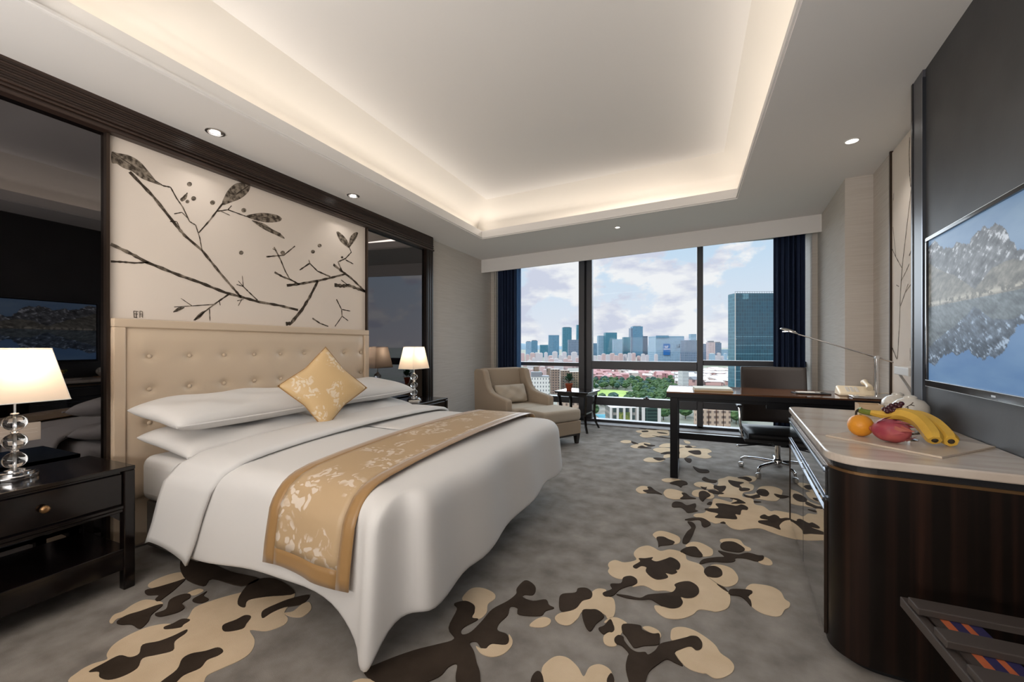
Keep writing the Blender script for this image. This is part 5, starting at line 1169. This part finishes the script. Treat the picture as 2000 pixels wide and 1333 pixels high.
for s_ in (-1, 1): MB().box(s_*w_/2-.7, s_*w_/2+.7, -d_/2-.8, -d_/2, 0, h_+.6).build('white_pier', m_roofw, o)
for k, (a, b, y_) in enumerate(((1386, 1398, 797), (1401, 1412, 795), (1414, 1427, 796), (1372, 1383, 800))): B('apartment_tower', 'tan apartment tower below the sill bar in the right bay, %s' % ('leftmost but one', 'second from its right end', 'its rightmost', 'its leftmost, beside the mullion')[k], 'building', a, b, y_, 250, m_tan_b)
ct = MB().box(-6, 6, -9, 9, 0, .2).build('sports_court', M('blue_court', srgb(60, 150, 170), .8)); c = far(1180, 356); ct.location = (c.x, c.y, GZ); ct.rotation_euler = (0, 0, TH); tag(ct, 'blue sports court among trees below the sill bar', 'court')
hm_ = MB().grid(lambda u, v: (-1800+3600*u, 700*(v-.5), 95*math.sin(PI*u)**1.5*math.sin(PI*v)*(1+.25*math.sin(u*17))), 40, 8).build('hill', M('far_hill', srgb(128, 152, 168), .95), smooth=True); c = far(1010, 7000); hm_.location = (c.x, c.y, GZ); hm_.rotation_euler = (0, 0, TH); tag(hm_, 'hazy blue hill ridge beyond the left end of the skyline', 'hill')  # distance haze is mixed into the hill's blue colour
# rows of apartment slabs at the foot of the skyline
rb = random.Random(11)
def rowof(n, px0, px1, y0, y1, t0, t1, mats, label, group, name='apartment_block', wmin=5, wmax=9):
    protos = []
    for i in range(n):
        px = px0+(px1-px0)*(i+.5)/n+rb.uniform(-1, 1); t = rb.uniform(t0, t1); yt = rb.uniform(y0, y1); mt = rb.choice(mats)
        w_ = rb.uniform(wmin, wmax)/FPX*t; zt = EYE+(YH-yt)/FPX*t-GZ; c = far(px, t)
        key = mt.name
        pr = next((p for p in protos if p[0] == key), None)
        if pr is None:
            o = thing(name, label, 'building', (c.x, c.y, GZ), TH, group)
            MB().box(-.5, .5, -.4, .4, 0, 1).build('body', mt, o); MB().box(-.3, .3, -.25, .25, 1, 1.06).build('roof_house', m_roofw, o); protos.append((key, o))
        else: o = dup(pr[1], (c.x, c.y, GZ), TH, label, group)
        o.scale = (w_, w_, zt)
rowof(24, 1157, 1362, 690, 696, 1450, 1650, [m_app, m_apw], 'pale pink apartment slab at the foot of the middle skyline', 'apartment slabs below the middle skyline')
rowof(14, 1008, 1134, 688, 698, 1300, 1600, [m_apw, m_apw, m_app], 'white apartment slab at the foot of the left skyline', 'apartment slabs below the left skyline', wmin=6, wmax=11)
rowof(14, 1012, 1134, 699, 712, 900, 1200, [m_apw, m_app], 'pale apartment slab just above the left transom', 'apartment slabs at the left transom', wmin=6, wmax=10)
rowof(8, 1373, 1426, 690, 702, 1300, 1600, [m_apw, m_gl[2]], 'pale slab at the foot of the right skyline', 'apartment slabs below the right skyline')
rowof(10, 1010, 1076, 716, 728, 600, 760, [m_app, m_apb], 'brownish low block under the left transom', 'low blocks under the left transom', wmin=7, wmax=12)
# pink low houses and white sheds
taken = []
def houses(n, px0, px1, t0, t1, hmin, hmax, mats, roofs, label, group, name, wmin, wmax):
    protos = []
    for i in range(n):
        for _ in range(60):
            px = rb.uniform(px0, px1); t = rb.uniform(t0, t1); c = far(px, t)
            if all((c.x-q[0])**2+(c.y-q[1])**2 > (wmax*1.15)**2 for q in taken): break
        taken.append((c.x, c.y)); k = i % len(mats)
        if k >= len(protos):
            o = thing(name, label, 'building', (c.x, c.y, GZ), TH, group)
            MB().box(-.5, .5, -.5, .5, 0, 1).build('walls', mats[k], o); MB().add([(-.55, -.55, 1), (.55, -.55, 1), (.55, .55, 1), (-.55, .55, 1), (-.55, 0, 1.25), (.55, 0, 1.25)], [(0, 1, 5, 4), (2, 3, 4, 5), (1, 2, 5), (3, 0, 4), (3, 2, 1, 0)]).build('roof', roofs[k], o)
            protos.append(o)
        else: o = dup(protos[k], (c.x, c.y, GZ), TH+rb.uniform(-.4, .4), label, group)
        w_ = rb.uniform(wmin, wmax); o.scale = (w_, rb.uniform(wmin, wmax), rb.uniform(hmin, hmax))
m_wp = [facade('pink_house', srgb(206, 168, 164), srgb(140, 112, 116), 3.2, 3.2, .5), facade('cream_house', srgb(220, 204, 198), srgb(150, 138, 138), 3.2, 3.2, .5), facade('rose_house', srgb(186, 140, 142), srgb(120, 96, 104), 3.2, 3.2, .5)]
houses(190, 1150, 1330, 690, 1080, 7, 15, m_wp, [m_roofp, m_roofw, m_roofp], 'small pink house in the low quarter beyond the park', 'pink houses beyond the park', 'house', 8, 15)
houses(60, 1370, 1430, 640, 1000, 5, 9, [m_wp[1], m_wp[0]], [m_roofw, m_roofw], 'white roofed shed in the low quarter behind the desk', 'white sheds behind the desk', 'shed', 12, 26)
houses(22, 1320, 1362, 560, 720, 8, 18, [m_wp[1], m_wp[0]], [m_roofw, m_roofg], 'pale low building left of the right mullion under the transom', 'low buildings left of the right mullion', 'house', 8, 14)
B('apartment_tower', 'white slab with dark windows under the transom left of the right mullion', 'building', 1333, 1345, 724, 460, facade('white_dark_slab', srgb(214, 214, 216), srgb(66, 72, 82), 2.2, 4, .5))
# lawn and park trees
lawn = MB(); pts = [far(a, t, 0) for a, t in ((1140, 480), (1190, 470), (1232, 500), (1255, 520), (1215, 560), (1160, 575), (1130, 560))]
lw_ = lawn.prism([(p.x, p.y) for p in pts], GZ+.05, GZ+.4).build('lawn', m_grass); tag(lw_, 'bright green park lawn beyond the middle window bay', 'lawn')
protos = []
for mt in (m_tree, m_tree2):
    o = thing('park_tree', 'leafy park tree below the pink houses', 'tree', (0, 0, GZ), 0, 'trees in the park')
    r2 = random.Random(len(protos)); cr_ = MB()
    cr_.ball((0, 0, 7.5), (5.2, 5.2, 4.4), 14, 9)
    cr_.v = [(x*(1+.16*math.sin(z*2.1+x*1.3)+.1*r2.uniform(-1, 1)), y*(1+.16*math.sin(z*1.7+y*1.9)+.1*r2.uniform(-1, 1)), z+.5*r2.uniform(-1, 1)) for x, y, z in cr_.v]
    cr_.build('crown', mt, o); MB().tube([(0, 0, 0), (0, 0, 5)], [.4, .3], 6).build('trunk', m_trunk, o); protos.append(o)
spots = []
for i in range(330): spots.append((rb.uniform(1140, 1345), rb.uniform(505, 690)))
for i in range(120): spots.append((rb.uniform(1225, 1345), rb.uniform(430, 520)))
for i in range(120): spots.append((rb.uniform(1150, 1345), rb.uniform(335, 440)))
for i in range(26): spots.append((rb.uniform(1368, 1440), rb.uniform(305, 420)))
first = [True, True]
for i, (px, t) in enumerate(spots):
    lawn_in = 1130 < px < 1238 and 470 < t < 570
    if lawn_in or (1166 < px < 1194 and 335 < t < 385): continue
    c = far(px, t); k = 0 if rb.random() < .62 else 1
    if any((c.x-q[0])**2+(c.y-q[1])**2 < 81 for q in taken): continue
    taken.append((c.x, c.y))
    if first[k]: o = protos[k]; o.location = (c.x, c.y, GZ); first[k] = False
    else: o = dup(protos[k], (c.x, c.y, GZ), rb.uniform(0, 6), 'leafy park tree below the pink houses', 'trees in the park')
    s_ = rb.uniform(.72, 1.05); o.scale = (s_, s_, s_*rb.uniform(.8, 1.1))
